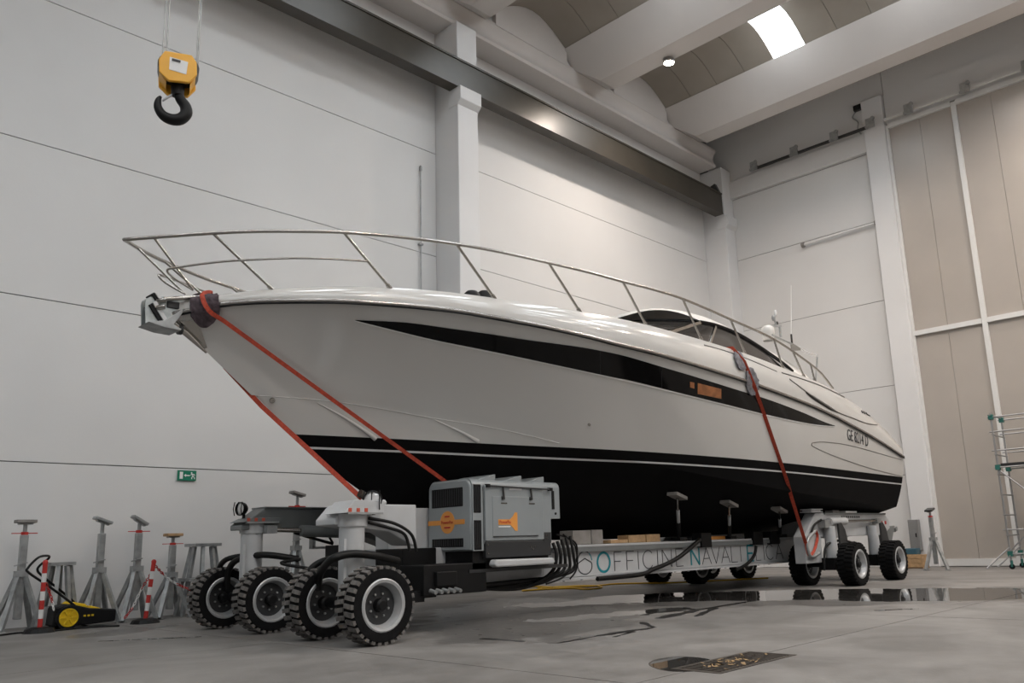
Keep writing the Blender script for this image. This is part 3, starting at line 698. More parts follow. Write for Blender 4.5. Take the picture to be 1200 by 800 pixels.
m = MB(); m.add(v+[p-V((0, 0, .05)) for p in v], [tuple(range(5)), tuple(range(9, 4, -1))]+[(i, (i+1) % 5, (i+1) % 5+5, i+5) for i in range(5)]); m.build('hardtop_visor', 'hullwhite', ya)
v = [gear(x, y, 7.62) for x, y in ((927, 401), (942, 410), (928, 411))]; MB().add(v+[p+V((0, .02, 0)) for p in v], [(0, 1, 2), (5, 4, 3), (0, 1, 4, 3), (1, 2, 5, 4), (2, 0, 3, 5)]).build('visor_bracket', 'seam', ya)
MB().tube([gear(958, 416, 8.2), gear(956, 446, 8.2)], .022, 8).build('visor_post', 'steel', ya)
MB().tube([gear(905, 392, 7.6), gear(915, 397, 7.6), gear(928, 403, 7.6)], .018, 6).build('hardtop_rail', 'steel', ya)
# sunbed head rests on the foredeck
for x in (553, 568):
    p = at(x, 346.5, 1, 7.9)
    MB().lathe([(0, .075), (.07, .06), (.11, .02), (.12, -.06)], p, (0, 0, 1), 16).build('deck_light', 'black', ya, smooth=60)

# =================================================================== THE BOAT TRAILER
tl = empty('boat_trailer', (10, YC, 0)); tag(tl, 'white self-propelled boat trailer with big black tyres carrying the yacht', 'trailer')
WR, WW = .385, .30
def wheel_proto():
    prof = [(.245, -.10), (.262, -.145), (.31, -.152), (.352, -.148), (.366, -.125), (.366, .125), (.352, .148), (.31, .152), (.262, .145), (.245, .10)]
    t = MB().lathe([(r, -o) for r, o in prof], (0, 0, 0), (0, -1, 0), 40)
    ob = t.build('wheel', 'rubber', tl, smooth=35)
    n = 30
    lg = MB()
    for k in range(n):
        for s in (-1, 1):
            a0 = 2*PI*(k+(.5 if s > 0 else 0))/n; a1 = a0+2*PI/n*.56
            y0, y1 = (s*.012, s*.144)
            c = []
            for rr, sh in ((.345, 0), (WR, 0)):
                for a, y in ((a0, y0), (a1, y0), (a1+.04, y1), (a0+.04, y1)): c.append((rr*math.cos(a), y, rr*math.sin(a)))
            lg.add(c, [(0, 1, 2, 3), (7, 6, 5, 4), (0, 4, 5, 1), (1, 5, 6, 2), (2, 6, 7, 3), (3, 7, 4, 0)])
    l = lg.build('tread', 'lug', ob); l['kind'] = 'stuff'
    MB().lathe([(.19, -.05), (.198, -.09), (.215, -.115), (.222, -.145), (.250, -.152), (.262, -.145), (.252, -.11), (.246, .1)], (0, 0, 0), (0, 1, 0), 32).build('rim', 'rim', ob, smooth=40)
    MB().lathe([(0, -.055), (.2, -.055), (.2, .08), (0, .08)], (0, 0, 0), (0, 1, 0), 28).build('wheel_disc', 'gendark', ob, smooth=40)
    MB().lathe([(0, -.135), (.045, -.135), (.065, -.115), (.07, -.05)], (0, 0, 0), (0, 1, 0), 20).build('hub', 'black', ob, smooth=40)
    for k in range(8):
        a = 2*PI*k/8; MB().lathe([(0, -.075), (.012, -.075), (.012, -.05)], (.115*math.cos(a), 0, .115*math.sin(a)), (0, 1, 0), 6).build('wheel_nut', 'steel', ob)
    return ob
WH = [(5.06, 7.20, 0), (5.06, 8.22, 1), (5.12, 9.50, 0), (5.12, 10.72, 1), (15.15, 6.66, 0), (15.15, 7.60, 1), (17.12, 6.70, 0), (17.12, 7.60, 1),
      (15.15, 10.05, 0), (15.15, 11.05, 1), (17.12, 10.10, 0), (17.12, 11.05, 1)]
wp = wheel_proto()
for i, (x, y, fl_) in enumerate(WH):
    o = wp if i == 0 else copy_tree(wp, tl)
    o.location = V((x, y, WR))-PO[tl.name]; o.rotation_euler = (0, random.uniform(0, 1), 0)
    if i > 3:      # the rear tyres are not dusty
        for ch in o.children:
            if ch.name.startswith('tread'): ch.material_slots[0].link = 'OBJECT'; ch.material_slots[0].material = M['rubber']
    if fl_: o.rotation_euler = (0, random.uniform(0, 1), 0)
YN, YF = 7.70, 10.10
def part(name, material, m, smooth=None, bevel=0, parent=None): return m.build(name, material, parent or tl, smooth=smooth, bevel=bevel)
for (yc, side) in ((YN, 0), (YF, 1)):
    x = 5.10 if side == 0 else 5.2
    part('leg_column', 'trailer', MB().cyl((x, yc, .42), (x, yc, 1.24), .135, n=28), 40)
    part('leg_collar', 'trailer', MB().cyl((x, yc, 1.18), (x, yc, 1.31), .155, n=28), 40)
    part('axle', 'black', MB().cyl((x, yc-.45, WR), (x, yc+.5, WR), .06, n=14).box(x-.1, x+.1, yc-.12, yc+.12, .30, .50), 40)
    part('leg_guide', 'trailer', MB().box(x-.17, x-.14, yc-.12, yc-.09, .45, 1.05))
    # head plate with hazard squares
    hp = part('head_plate', 'trailer' if side == 0 else 'trailergrey', MB().prism([(x-.22, 1.315), (x-.10, 1.45 if side == 0 else 1.37), (x+.28, 1.45 if side == 0 else 1.37), (x+.28, 1.315)], 1, yc-.19, yc+.19), bevel=.006)
    for k in range(0): part('hazard_square', 'red', MB().box(x-.225, x-.218, yc-.12+k*.10, yc-.075+k*.10, 1.325, 1.365), parent=hp)
    for k in range(3): part('hazard_square', 'amber', MB().box(x-.17+k*.10, x-.13+k*.10, yc-.194, yc-.188, 1.325, 1.365), parent=hp)
    part('rim_rail', 'steel', MB().box(x-.18, x+.26, yc-.205, yc-.19, 1.30, 1.32))
# near arm and far arm
part('arm', 'trailer', MB().prism([(4.9, 1.26), (5.05, 1.42), (5.98, 1.42), (5.98, .96), (5.9, .97), (5.6, 1.12), (4.9, 1.2)], 1, 7.72, 8.10), bevel=.012)
part('arm_knee', 'trailer', MB().box(6.05, 6.75, 8.36, 8.62, .64, 1.42), bevel=.01)
part('arm', 'trailergrey', MB().prism([(5.0, 1.28), (5.30, 1.49), (8.3, 1.49), (8.3, .60), (7.6, .78), (7.2, .98), (6.6, 1.18), (5.7, 1.24), (5.0, 1.22)], 1, 9.98, 10.3), bevel=.012)
part('arm_flange', 'trailergrey', MB().box(5.3, 8.3, 9.95, 10.33, 1.49, 1.51))
# front cross beam, boxes on it
part('cross_beam', 'trailer', MB().box(6.35, 6.75, 8.05, 10.0, .60, .93), bevel=.012)
part('valve_box', 'black', MB().box(6.05, 6.36, 9.35, 9.75, .52, 1.0), bevel=.01)
part('valve_box', 'black', MB().box(6.0, 6.5, 8.0, 8.55, .35, .93), bevel=.01)
part('hydraulic_block', 'black', MB().box(5.95, 6.9, 7.55, 8.0, .40, .74).box(6.1, 6.4, 7.5, 7.6, .5, .66), bevel=.01)
for k in range(5): part('hose_coupling', 'steel', MB().cyl((6.02+.09*k, 7.52, .46), (6.02+.09*k, 7.42, .44), .022, n=10))
# steering cylinder on the far leg
part('steering_cylinder', 'trailergrey', MB().cyl((5.75, 9.86, 1.20), (6.55, 9.86, 1.16), .075, n=18), 40)
part('cylinder_rod', 'chrome', MB().cyl((5.3, 9.9, 1.22), (5.78, 9.86, 1.20), .03, n=12), 40)
part('cylinder_bracket', 'steel', MB().box(5.28, 5.42, 9.86, 10.0, 1.17, 1.27)); part('cylinder_bracket', 'steel', MB().box(6.5, 6.66, 9.83, 10.0, 1.08, 1.24))
part('bracket', 'steel', MB().box(5.95, 6.0, 9.9, 9.98, .98, 1.22).box(5.95, 6.2, 9.9, 9.98, .96, .99))
part('junction_box', 'black', MB().box(6.8, 7.05, 10.02, 10.2, 1.51, 1.60), bevel=.008)
# headlights
def headlight(x, y, z, r, yaw):
    d = V((-math.cos(yaw), -math.sin(yaw), 0)); c = V((x, y, z))
    h = part('headlight', 'black', MB().lathe([(0, -r*.9), (r*.5, -r*.85), (r*.9, -r*.4), (r, 0), (r*1.02, .03), (r*.92, .035)], c, d, 24), 40)
    part('lens', 'lampglass', MB().lathe([(0, .03), (r*.6, .025), (r*.92, .01)], c, d, 24), 40, parent=h)
    for k in (-.5, 0, .5): part('lens_guard', 'black', MB().tube([c+d*.05+V((d.y*r*k*1.6, -d.x*r*k*1.6, -r)), c+d*.07+V((d.y*r*k*1.6, -d.x*r*k*1.6, 0)), c+d*.05+V((d.y*r*k*1.6, -d.x*r*k*1.6, r))], .006, 6), parent=h)
    part('lamp_bracket', 'black', MB().cyl(c-d*(.04), c-d*.04+V((0, 0, -r-.05)), .02, n=8), parent=h)
p = at(437, 586, 1, 7.6); headlight(p.x, p.y, p.z, .105, .75)
p = at(283, 596, 1, 10.15); headlight(p.x, p.y, p.z, .085, .25)
part('lamp_arm', 'trailer', MB().tube(smooth_path([(5.15, 7.6, 1.40), (5.3, 7.58, 1.37), (5.45, 7.6, 1.44)], 5), .03, 8))
# longitudinal beams
for s, (ya_, yb_) in enumerate(((8.0, 8.34), (9.42, 9.76))):
    part('side_beam', 'trailer', MB().box(8.35, 15.7, ya_, yb_, .455, .87), bevel=.012)
    part('top_flange', 'trailer', MB().box(8.35, 15.7, ya_-.05, yb_+.03, .87, .90))
    part('bottom_flange', 'trailer', MB().box(6.55, 15.7, ya_-.05, yb_+.03, .42, .452))
    part('front_beam', 'trailer', MB().box(6.55, 8.35, ya_, yb_, .452, .62), bevel=.01)
part('web_stiffener', 'trailergrey', MB().box(8.5, 14.9, 7.935, 7.95, .80, .868))
for k in range(16):
    x = 8.7+.38*k; part('bolt', 'steel', MB().cyl((x, 7.945, .41), (x, 7.945, .425), .02, n=6))
part('deck_plate', 'gendark', MB().box(6.62, 8.35, 7.54, 8.5, .622, .66))
part('step', 'trailer', MB().prism([(6.90, .70), (6.93, .765), (7.93, .755), (7.97, .70), (7.92, .675), (6.95, .675)], 1, 7.40, 7.52), bevel=.02)
# ---- generator
GX0, GX1, GY0, GY1, GZ0, GZ1 = 6.63, 8.19, 7.50, 8.31, .875, 1.735
gn = empty('generator', (7.4, 7.9, .66)); gn.parent = tl; gn.location = V((7.4, 7.9, .66))-PO[tl.name]; PO[gn.name] = V((7.4, 7.9, .66))
def gp(name, material, m, smooth=None, bevel=0): return m.build(name, material, gn, smooth=smooth, bevel=bevel)
def rsec(y0, y1, z0, z1, r, n=6):
    return [(y0, z0), (y1, z0)]+[(y1-r+r*math.sin(PI/2*k/n), z1-r+r*math.cos(PI/2*k/n)) for k in range(n, -1, -1)]+[(y0+r-r*math.sin(PI/2*k/n), z1-r+r*math.cos(PI/2*k/n)) for k in range(n+1)]
GM = GX0+.19
gp('housing', 'gen', MB().prism(rsec(GY0, GY1, GZ0, GZ1, .10), 0, GX0+.02, GM).prism(rsec(GY0+.005, GY1-.005, GZ0+.08, GZ1-.01, .08), 0, GM, GX1-.18).prism(rsec(GY0+.005, GY1-.005, 1.25, GZ1-.01, .08), 0, GX1-.18, GX1), 35)
gp('front_panel', 'gen', MB().prism(rsec(GY0+.01, GY1-.01, GZ0+.005, GZ1-.01, .11), 0, GX0-.01, GX0+.03), 35, .02)
gp('frame_gap', 'gendark', MB().box(GM-.005, GM+.005, GY0-.001, GY1, GZ0, GZ1-.1))
gp('base', 'black', MB().box(GX0+.05, GX1-.20, GY0+.05, GY1-.03, .661, GZ0+.10))
for z0, z1 in ((1.405, 1.635), (.925, 1.03)):
    gp('grille', 'black', MB().box(GX0-.016, GX0, GY0+.14, GY1-.08, z0, z1), bevel=.012)
    for k in range(14):
        y = GY0+.16+k*(GY1-GY0-.26)/13; gp('grille_slat', 'gendark', MB().box(GX0-.022, GX0-.014, y-.006, y+.006, z0+.015, z1-.015))
for z0, z1 in ((1.32, 1.66), (.885, 1.235)):
    gp('side_vent', 'black', MB().box(GX0+.035, GX0+.155, GY0-.006, GY0+.01, z0, z1), bevel=.02)
    for k in range(4): gp('vent_slat', 'gendark', MB().box(GX0+.05+.028*k, GX0+.058+.028*k, GY0-.012, GY0-.004, z0+.03, z1-.03))
gp('rear_vent', 'black', MB().box(GX1-.15, GX1-.105, GY0-.003, GY0+.01, 1.37, 1.61))
gp('side_door', 'gen', MB().box(GM+.015, GX1-.34, GY0-.022, GY0+.01, .985, 1.655), bevel=.01)
gp('door_emboss', 'gen', MB().box(GM+.13, GX1-.44, GY0-.028, GY0-.02, 1.03, 1.52), bevel=.01)
gp('door_step', 'gendark', MB().box(GM+.13, GX1-.46, GY0-.034, GY0-.026, 1.03, 1.042))
gp('door_rail', 'gendark', MB().cyl((GM+.04, GY0-.04, 1.645), (GX1-.22, GY0-.04, 1.625), .010, n=8))
for x, z in ((GM+.05, 1.645), (GX1-.21, 1.625)): gp('rail_end', 'black', MB().box(x-.025, x+.025, GY0-.055, GY0-.006, z-.02, z+.02))
for x in (GM+.30, GM+.79):
    gp('latch', 'darkmetal', MB().cyl((x, GY0-.04, 1.64), (x+.01, GY0-.045, 1.50), .012, n=8).box(x-.02, x+.02, GY0-.05, GY0-.02, 1.48, 1.52))
    gp('latch_plate', 'chrome', MB().box(x-.03, x+.07, GY0-.034, GY0-.026, 1.43, 1.445))
gp('maker_plate', 'lampglass', MB().box(GM+.42, GM+.64, GY0-.027, GY0-.02, 1.60, 1.635))
gp('bolt_hole', 'black', MB().cyl((GX1-.085, GY0-.004, 1.315), (GX1-.085, GY0+.02, 1.315), .016, n=10))
gp('base_tray', 'gendark', MB().box(GM+.02, GX1-.21, GY0-.015, GY0+.4, .785, .98), bevel=.01)
for x, z in ((.05, .94), (.05, .84), (.78, .90), (.82, .87), (.86, .90), (1.06, 1.04), (1.10, 1.04), (1.08, 1.0)): gp('bolt', 'chrome', MB().cyl((GM+x, GY0-.024, z), (GM+x, GY0-.012, z), .009, n=8))
gp('corner_plate', 'gendark', MB().box(GX1-.34, GX1-.21, GY0-.018, GY0+.02, .94, 1.075))
for x in (GX0+.12, GX0+.58, GX0+1.0):
    gp('roof_vent', 'gen', MB().prism([(x, GZ1-.02), (x+.36, GZ1+.065), (x+.375, GZ1+.065), (x+.375, GZ1-.02)], 1, GY0+.10, GY1-.10), bevel=.006)
LGY, LGZ, LGX = 7.93, 1.224, GX0-.010
gp('logo_disc', 'orange', MB().cyl((LGX-.004, LGY, LGZ), (LGX+.004, LGY, LGZ), .135, n=32))
gp('logo_bar', 'orange', MB().box(LGX-.003, LGX+.004, GY0+.11, GY1-.005, LGZ-.03, LGZ+.028))
m = MB(); place_text(m, 'PowerPac', .058, (LGX-.007, LGY, LGZ), (0, -1, 0), (0, 0, 1), 1, .001)
m.bar((LGX-.007, LGY-.045, LGZ+.07), (LGX-.007, LGY+.045, LGZ+.07), .003, .018).bar((LGX-.007, LGY-.055, LGZ-.062), (LGX-.007, LGY+.055, LGZ-.062), .003, .018)
m.build('logo_print', 'red', gn)
x0 = 7.04
gp('side_logo', 'orange', MB().prism([(x0, 1.175), (x0+.20, 1.175), (x0+.25, 1.135), (x0+.285, 1.10), (x0+.325, 1.10), (x0+.325, 1.325), (x0+.285, 1.325), (x0+.25, 1.28), (x0+.20, 1.24), (x0, 1.24)], 1, GY0-.032, GY0-.027))
m = MB(); place_text(m, 'PowerPac', .055, (x0+.115, GY0-.034, 1.208), (1, 0, 0), (0, 0, 1), .9, .001); m.build('side_logo_print', 'red', gn)
gp('side_logo_line', 'white', MB().box(x0, x0+.20, GY0-.032, GY0-.027, 1.145, 1.16))
# ---- rear bogie housings
for s, (y0, y1) in enumerate(((7.20, 7.42), (10.34, 10.56))):
    part('rear_housing', 'trailer', MB().prism([(14.42, .42), (14.42, .90), (14.95, 1.33), (18.25, 1.31), (18.42, 1.18), (18.42, 1.02), (18.05, .88), (15.08, .88), (15.08, .42)], 1, y0, y1), bevel=.012)
    part('housing_flange', 'trailergrey', MB().box(15.3, 18.2, y0-.03, y1, 1.30, 1.335))
    for x in (15.15, 17.12):
        ym = y0-.10 if s == 0 else y1+.10
        part('bogie_post', 'trailer', MB().cyl((x+.12, ym, .42), (x+.12, ym, 1.08), .12, .10, n=20), 40)
        part('axle', 'black', MB().cyl((x, ym-.5, WR), (x, ym+.5, WR), .055, n=12).box(x-.12, x+.12, ym-.14, ym+.14, .28, .5), 40)
        part('fender', 'gendark', MB().prism([(x+.22, .50), (x+.22, 1.12), (x+.36, 1.14), (x+.50, 1.0), (x+.64, .55)], 1, ym-.14, ym-.10), bevel=.01)
    part('tail_beam', 'trailer', MB().box(15.62, 16.8, y1 if s == 0 else 9.42, 8.34 if s == 0 else y0, .86, 1.2), bevel=.01)
part('rear_cross_beam', 'trailer', MB().box(15.65, 16.1, 8.34, 9.42, .55, .92), bevel=.01)
for a, b in ((15.15, 16.1),): part('steering_cylinder', 'trailer', MB().cyl((15.25, 7.09, 1.16), (15.95, 7.09, 1.17), .075, n=18), 40)
part('cylinder_rod', 'chrome', MB().cyl((15.95, 7.09, 1.17), (17.6, 7.12, 1.18), .025, n=12), 40)
part('cylinder_bracket', 'steel', MB().box(15.0, 15.3, 7.05, 7.2, 1.05, 1.2)); part('cylinder_bracket', 'steel', MB().box(17.5, 17.7, 7.08, 7.2, 1.12, 1.22))
m = MB()
for k in range(9): m.box(16.05+.1*k, 16.11+.1*k, 7.195, 7.199, 1.235, 1.275)
o = m.build('housing_print', 'ink', tl); o['kind'] = 'stuff'
for k, mt in enumerate(('red', 'white', 'red')): part('hazard_square', mt, MB().box(17.95+.1*k, 18.04+.1*k, 7.192, 7.201, 1.10, 1.17))
part('tow_lug', 'trailergrey', MB().prism([(18.0, .82), (18.15, .98), (18.5, 1.06), (18.85, 1.07), (18.95, 1.0), (18.9, .93), (18.75, .93), (18.7, .85), (18.6, .72), (18.1, .70)], 1, 7.26, 7.36), bevel=.01)
part('tow_lug_pin', 'steel', MB().cyl((18.85, 7.22, 1.0), (18.85, 7.40, 1.0), .05, n=14), 40)
# ---- lettering on the side beam: strokes in the plane of the beam
def strokes(mb, segs, th, y):
    for (ax_, az), (bx_, bz) in segs: mb.bar((ax_, y, az), (bx_, y, bz), th, .004, (0, 1, 0))
def arcs(cx, cz, rx, rz, a0, a1, n=22):
    p = [(cx+rx*math.cos(a0+(a1-a0)*k/n), cz+rz*math.sin(a0+(a1-a0)*k/n)) for k in range(n+1)]; return list(zip(p[:-1], p[1:]))
YT = 7.996; Z0, Z1 = .50, .775
def glyph(ch, x, w):
    h = (Z0+Z1)/2
    if ch == 'F': return [((x, Z0), (x, Z1)), ((x, Z1), (x+w, Z1)), ((x, h), (x+w*.85, h))]
    if ch == 'E': return [((x, Z0), (x, Z1)), ((x, Z1), (x+w, Z1)), ((x, h), (x+w*.85, h)), ((x, Z0), (x+w, Z0))]
    if ch == 'L': return [((x, Z0), (x, Z1)), ((x, Z0), (x+w, Z0))]
    if ch == 'I': return [((x+w/2, Z0), (x+w/2, Z1))]
    if ch == 'N': return [((x, Z0), (x, Z1)), ((x, Z1), (x+w, Z0)), ((x+w, Z0), (x+w, Z1))]
    if ch == 'A': return [((x, Z0), (x+w/2, Z1)), ((x+w/2, Z1), (x+w, Z0)), ((x+w*.18, Z0+.095), (x+w*.82, Z0+.095))]
    if ch == 'V': return [((x, Z1), (x+w/2, Z0)), ((x+w/2, Z0), (x+w, Z1))]
    if ch == 'O': return arcs(x+w/2, h, w/2, (Z1-Z0)/2, 0, 2*PI, 32)
    if ch == 'C': return arcs(x+w/2, h, w/2, (Z1-Z0)/2, .75, 2*PI-.75, 28)
def px_x(px, z=.64): 
    return at(px, 655, 1, YT).x
LET = [('O', 700, 714.5), ('F', 720, 728.5), ('F', 734.5, 743), ('I', 746.5, 749.5), ('C', 753.5, 766), ('I', 769.5, 772), ('N', 776.5, 787), ('E', 792.5, 800.5), ('N', 810, 819.5), ('A', 823, 833.5), ('V', 834.5, 844),
       ('A', 845.5, 855.5), ('L', 857.5, 864.5), ('I', 867.5, 869.5), ('E', 876.5, 883.5), ('L', 886.5, 892), ('I', 895, 897), ('C', 898.5, 907.5), ('A', 909.5, 918)]
for i, (ch, a, b) in enumerate(LET):
    big = i in (0, 8, 14); x0, x1 = px_x(a), px_x(b); m = MB()
    strokes(m, glyph(ch, x0, x1-x0), .034 if big else .012, YT-(.002 if big else 0)); part('letter', 'teal' if big else 'ink', m)
x0, x1 = px_x(677), px_x(693.5); m = MB(); cx_ = (x0+x1)/2; rx = (x1-x0)/2
strokes(m, arcs(cx_, .60, rx, .115, PI*.88, 2*PI+.12*PI, 30)+[((x0+.01, .645), (cx_, .705)), ((cx_, .705), (x1-.01, .645))]+arcs(cx_, .665, rx, .14, PI*1.0, PI*.32, 24), .014, YT); part('emblem', 'ink', m)
m = MB(); strokes(m, arcs(cx_, .665, rx, .14, PI*.30, PI*.02, 12), .014, YT); part('emblem_tail', 'teal', m)
# ---- hull supports on the beams: strut with a tilting pad
def pad_arm(px, py, bx, y, nm):
    p = on_hull(px, py, .09); q = V((at(bx, 634, 1, y).x, y, .90))
    st = part('hull_support', 'black', MB().cyl(q, q.lerp(p, .45), .035, n=10).box(q.x-.10, q.x+.10, y-.09, y+.09, .90, .96), 40)
    part('support_sleeve', 'trailer', MB().cyl(q.lerp(p, .35), q.lerp(p, .72), .028, n=10), 40, parent=st)
    part('support_rod', 'chrome', MB().cyl(q.lerp(p, .7), p, .018, n=8), 40, parent=st)
    e = MB(); u = V((1, .1, -.22)).normalized(); e.bar(p-u*.17+V((0, 0, .03)), p+u*.17+V((0, 0, .03)), .18, .05); part('support_pad', 'carton', e, parent=st)
pad_arm(791, 578, 796, 8.03, 0); pad_arm(852, 587, 855, 8.03, 1); pad_arm(911, 594, 915, 8.03, 2)
for px, w_ in ((827, 12), (888, 11), (908, 10)):
    x0, x1 = at(px-w_/2, 640, 1, 7.93).x, at(px+w_/2, 640, 1, 7.93).x
    part('clamp', 'black', MB().box(x0, x1, 7.90, 8.1, .78, 1.02), bevel=.01)
# ---- hydraulic hoses
def hose(pts, r, name='hose'): return part(name, 'hose', MB().tube(smooth_path(pts, 8), r, 8), 60)
def hp_(seq): return [at(x, y, 1, Y) for x, y, Y in seq]
hose(hp_([(254, 688, 10.75), (256, 668, 10.7), (266, 655, 10.5), (292, 650, 10.35)]), .035)
hose(hp_([(266, 690, 10.6), (268, 668, 10.5), (280, 655, 10.3), (310, 650, 9.85), (350, 655, 9.6)]), .04)
hose(hp_([(358, 692, 8.3), (362, 670, 8.25), (376, 658, 8.2), (400, 652, 8.1)]), .035)
hose(hp_([(373, 690, 8.1), (375, 672, 8.0), (388, 656, 7.55), (410, 649, 7.5), (440, 651, 7.5), (466, 657, 7.6)]), .042)
hose(hp_([(352, 655, 9.5), (330, 660, 9.5), (378, 668, 9.2)]), .02)
for i in range(5):
    hose(hp_([(648+5*i, 636-i*2, 7.75), (652+5*i, 650, 7.7), (648+6*i, 668, 7.72), (630+5*i, 682-i*1.5, 7.8), (604+6*i, 690-i*1.5, 7.86), (560, 689, 7.9)]), .024-.001*i)
hose(hp_([(652, 626, 7.8), (668, 631, 7.85), (676, 640, 7.88), (674, 660, 7.9), (660, 676, 7.9), (640, 684, 7.92)]), .012)
hose(hp_([(660, 626, 7.8), (674, 640, 7.85), (676, 665, 7.9), (668, 678, 7.92)]), .012)
hose(hp_([(486, 690, 7.75), (520, 688, 7.75), (560, 686, 7.8), (600, 682, 7.85), (640, 678, 7.88)]), .03)
hose(hp_([(820, 632, 7.88), (810, 641, 7.87), (795, 653, 7.88), (780, 661, 7.9), (765, 667, 7.91), (750, 673, 7.92), (700, 678, 7.93)]), .035)
hose(hp_([(886, 640, 7.88), (884, 650, 7.87), (876, 660, 7.89), (862, 668, 7.92)]), .028)
hose(hp_([(432, 612, 7.7), (455, 618, 7.68), (474, 626, 7.68), (480, 645, 7.68)]), .018)
hose(hp_([(432, 607, 7.7), (462, 613, 7.66), (482, 626, 7.66), (488, 646, 7.66)]), .018)
hose(hp_([(384, 606, 9.9), (382, 620, 9.9), (390, 636, 9.9)]), .016)
hose(hp_([(345, 624, 9.9), (365, 630, 9.9), (390, 637, 9.9)]), .02)
hose(hp_([(966, 668, 7.1), (968, 640, 7.1), (985, 633, 7.0), (1000, 636, 6.95)]), .022)
hose([(14.6, 7.17, .9), (14.75, 7.15, 1.1), (15.0, 7.12, 1.2)], .02)
part('wheel_link', 'black', MB().box(5.2, 6.0, 7.6, 7.75, .34, .46).box(5.2, 6.1, 10.05, 10.2, .34, .46))


# =================================================================== STRAPS, CLOTHS, BLOCKS ON THE RIG
def ribbon(pts, wd, th, name, material, label, cat, nrm=None):
    pts = [V(p) for p in pts]; m = MB(); rows = []
    for i, p in enumerate(pts):
        d = (pts[min(i+1, len(pts)-1)]-pts[max(i-1, 0)]).normalized(); n = V(nrm) if nrm else (CAM-p).normalized()
        n = (n-d*n.dot(d)).normalized(); s = d.cross(n)
        rows.append([p+s*wd/2+n*th/2, p-s*wd/2+n*th/2, p-s*wd/2-n*th/2, p+s*wd/2-n*th/2])
    k = len(rows)
    m.add([p for r in rows for p in r], [(i*4+j, i*4+(j+1) % 4, (i+1)*4+(j+1) % 4, (i+1)*4+j) for i in range(k-1) for j in range(4)]+[(3, 2, 1, 0), tuple((k-1)*4+j for j in range(4))])
    o = m.build(name, material); tag(o, label, cat); return o
def hullpt(x, y, off): return on_hull(x, y, off) or on_hull(x, y, off, BVHG)
s0 = on_hull(237, 347, .11, BVHG) or at(237, 346, 1, 8.6); s1 = hullpt(246, 359, .12); s2 = hullpt(262, 372, .08)
e = at(562, 596, 1, 7.62) ; e = V((7.35, 8.28, .95))
e = at(540, 577, 1, 8.30)
ribbon(smooth_path([V((3.98, 9.0, 3.80)), V((3.93, 8.80, 3.82)), s0, s1, s2], 4)+[s2.lerp(e, k/6) for k in range(1, 7)], .048, .006, 'ratchet_strap', 'strap', 'long orange-red strap from the yacht bow down to the grey generator', 'strap')
b0 = V((4.62, YC-.02, 2.60)); b1 = V((5.42, 7.92, 1.50))
b1 = at(424, 584, 1, 7.9)
fa = V((3.95, 9.10, 3.55))
ribbon([fa, fa.lerp(b0, .5)+V((-.06, .0, -.05)), b0]+[b0.lerp(b1, k/6) for k in range(1, 7)], .055, .006, 'ratchet_strap', 'strap', 'red-brown strap running under the stem to the front headlight column', 'strap')
k0 = b1
m = MB().tube(smooth_path([b1+V((-.03, 0, .06)), b1+V((.05, 0, .02)), b1+V((.12, -.02, -.05)), b1+V((.16, -.02, -.10))], 4), .045, 8)
o = m.build('strap_ratchet', 'rust', smooth=60); tag(o, 'dark knotted ratchet at the lower end of the stem strap', 'ratchet')
d0 = on_hull(857, 409, .03, BVHG); d1 = on_hull(869, 425, .05, BVHG); d2 = hullpt(880, 452, .06); d3 = hullpt(890, 474, .04)
e3 = at(944, 636, 1, 7.16)
hs = [on_hull(890+(926-890)*k/8, 474+(578-474)*k/8, .025) for k in range(9)]; hs = [q for q in hs if q]
ribbon([V((d0.x-.1, YC-1.2, d0.z+.05)), d0, d1, d2]+hs+[hs[-1].lerp(e3, k/4) for k in range(1, 5)], .06, .006, 'ratchet_strap', 'strap', 'red strap over the aft deck down to the rear of the trailer', 'strap')
q = [at(x, y, 1, 7.16) for x, y in ((944, 634), (948, 650), (954, 645), (958, 630), (956, 622))]
ribbon(smooth_path(q, 6), .05, .02, 'strap_tail', 'strap', 'loose red strap tail hooked on the white rear trailer housing', 'strap')
q = [at(x, y, 1, 7.15) for x, y in ((955, 622), (946, 634), (950, 652), (960, 648))]
o = MB().tube(smooth_path(q, 6), .03, 8).build('ratchet_buckle', 'steel', smooth=60); tag(o, 'steel ratchet buckle hanging on the rear trailer housing', 'ratchet')
# cloth pads under the straps
def cloth(up, lo, n, rows, off, label, material, bvhs, jit=.012):
    g = []
    x0, x1 = up[0][0], up[-1][0]
    for i in range(n+1):
        x = x0+(x1-x0)*i/n; a, b = lerp(up, x), lerp(lo, x); col = []
        for j in range(rows+1):
            y = a+(b-a)*j/rows; p = None
            for bv in bvhs:
                d = ray(x, y).normalized(); loc, nn, ii, dist = bv.ray_cast(CAM, d)
                if loc is not None:
                    if nn.y > 0: nn = -nn
                    c = loc+nn*(off+random.uniform(0, jit)); p = c if p is None or (c-CAM).length < (p-CAM).length else p
            if p is None: p = (col[-1] if col else at(x, y, 1, 8.75))+V((0, .015, .0))
            col.append(p)
        g.append(col)
    m = MB().grid(g); back = [[p+V((0, .02, 0)) for p in r] for r in g]; m.grid(back, True)
    for k in (0, -1): m.grid([g[k], back[k]]); m.grid([[r[k] for r in g], [r[k] for r in back]])
    o = m.build('padding_cloth', material, smooth=70); tag(o, label, 'cloth'); return o
cloth([(225, 346), (232, 343), (245, 342.5), (251, 344), (258, 349)], [(225, 368), (232, 377), (240, 382), (250, 377), (258, 366)], 14, 12, .045, 'dark purple-brown cloth wrapped over the yacht bow', 'cloth', (BVH, BVHG), .02)
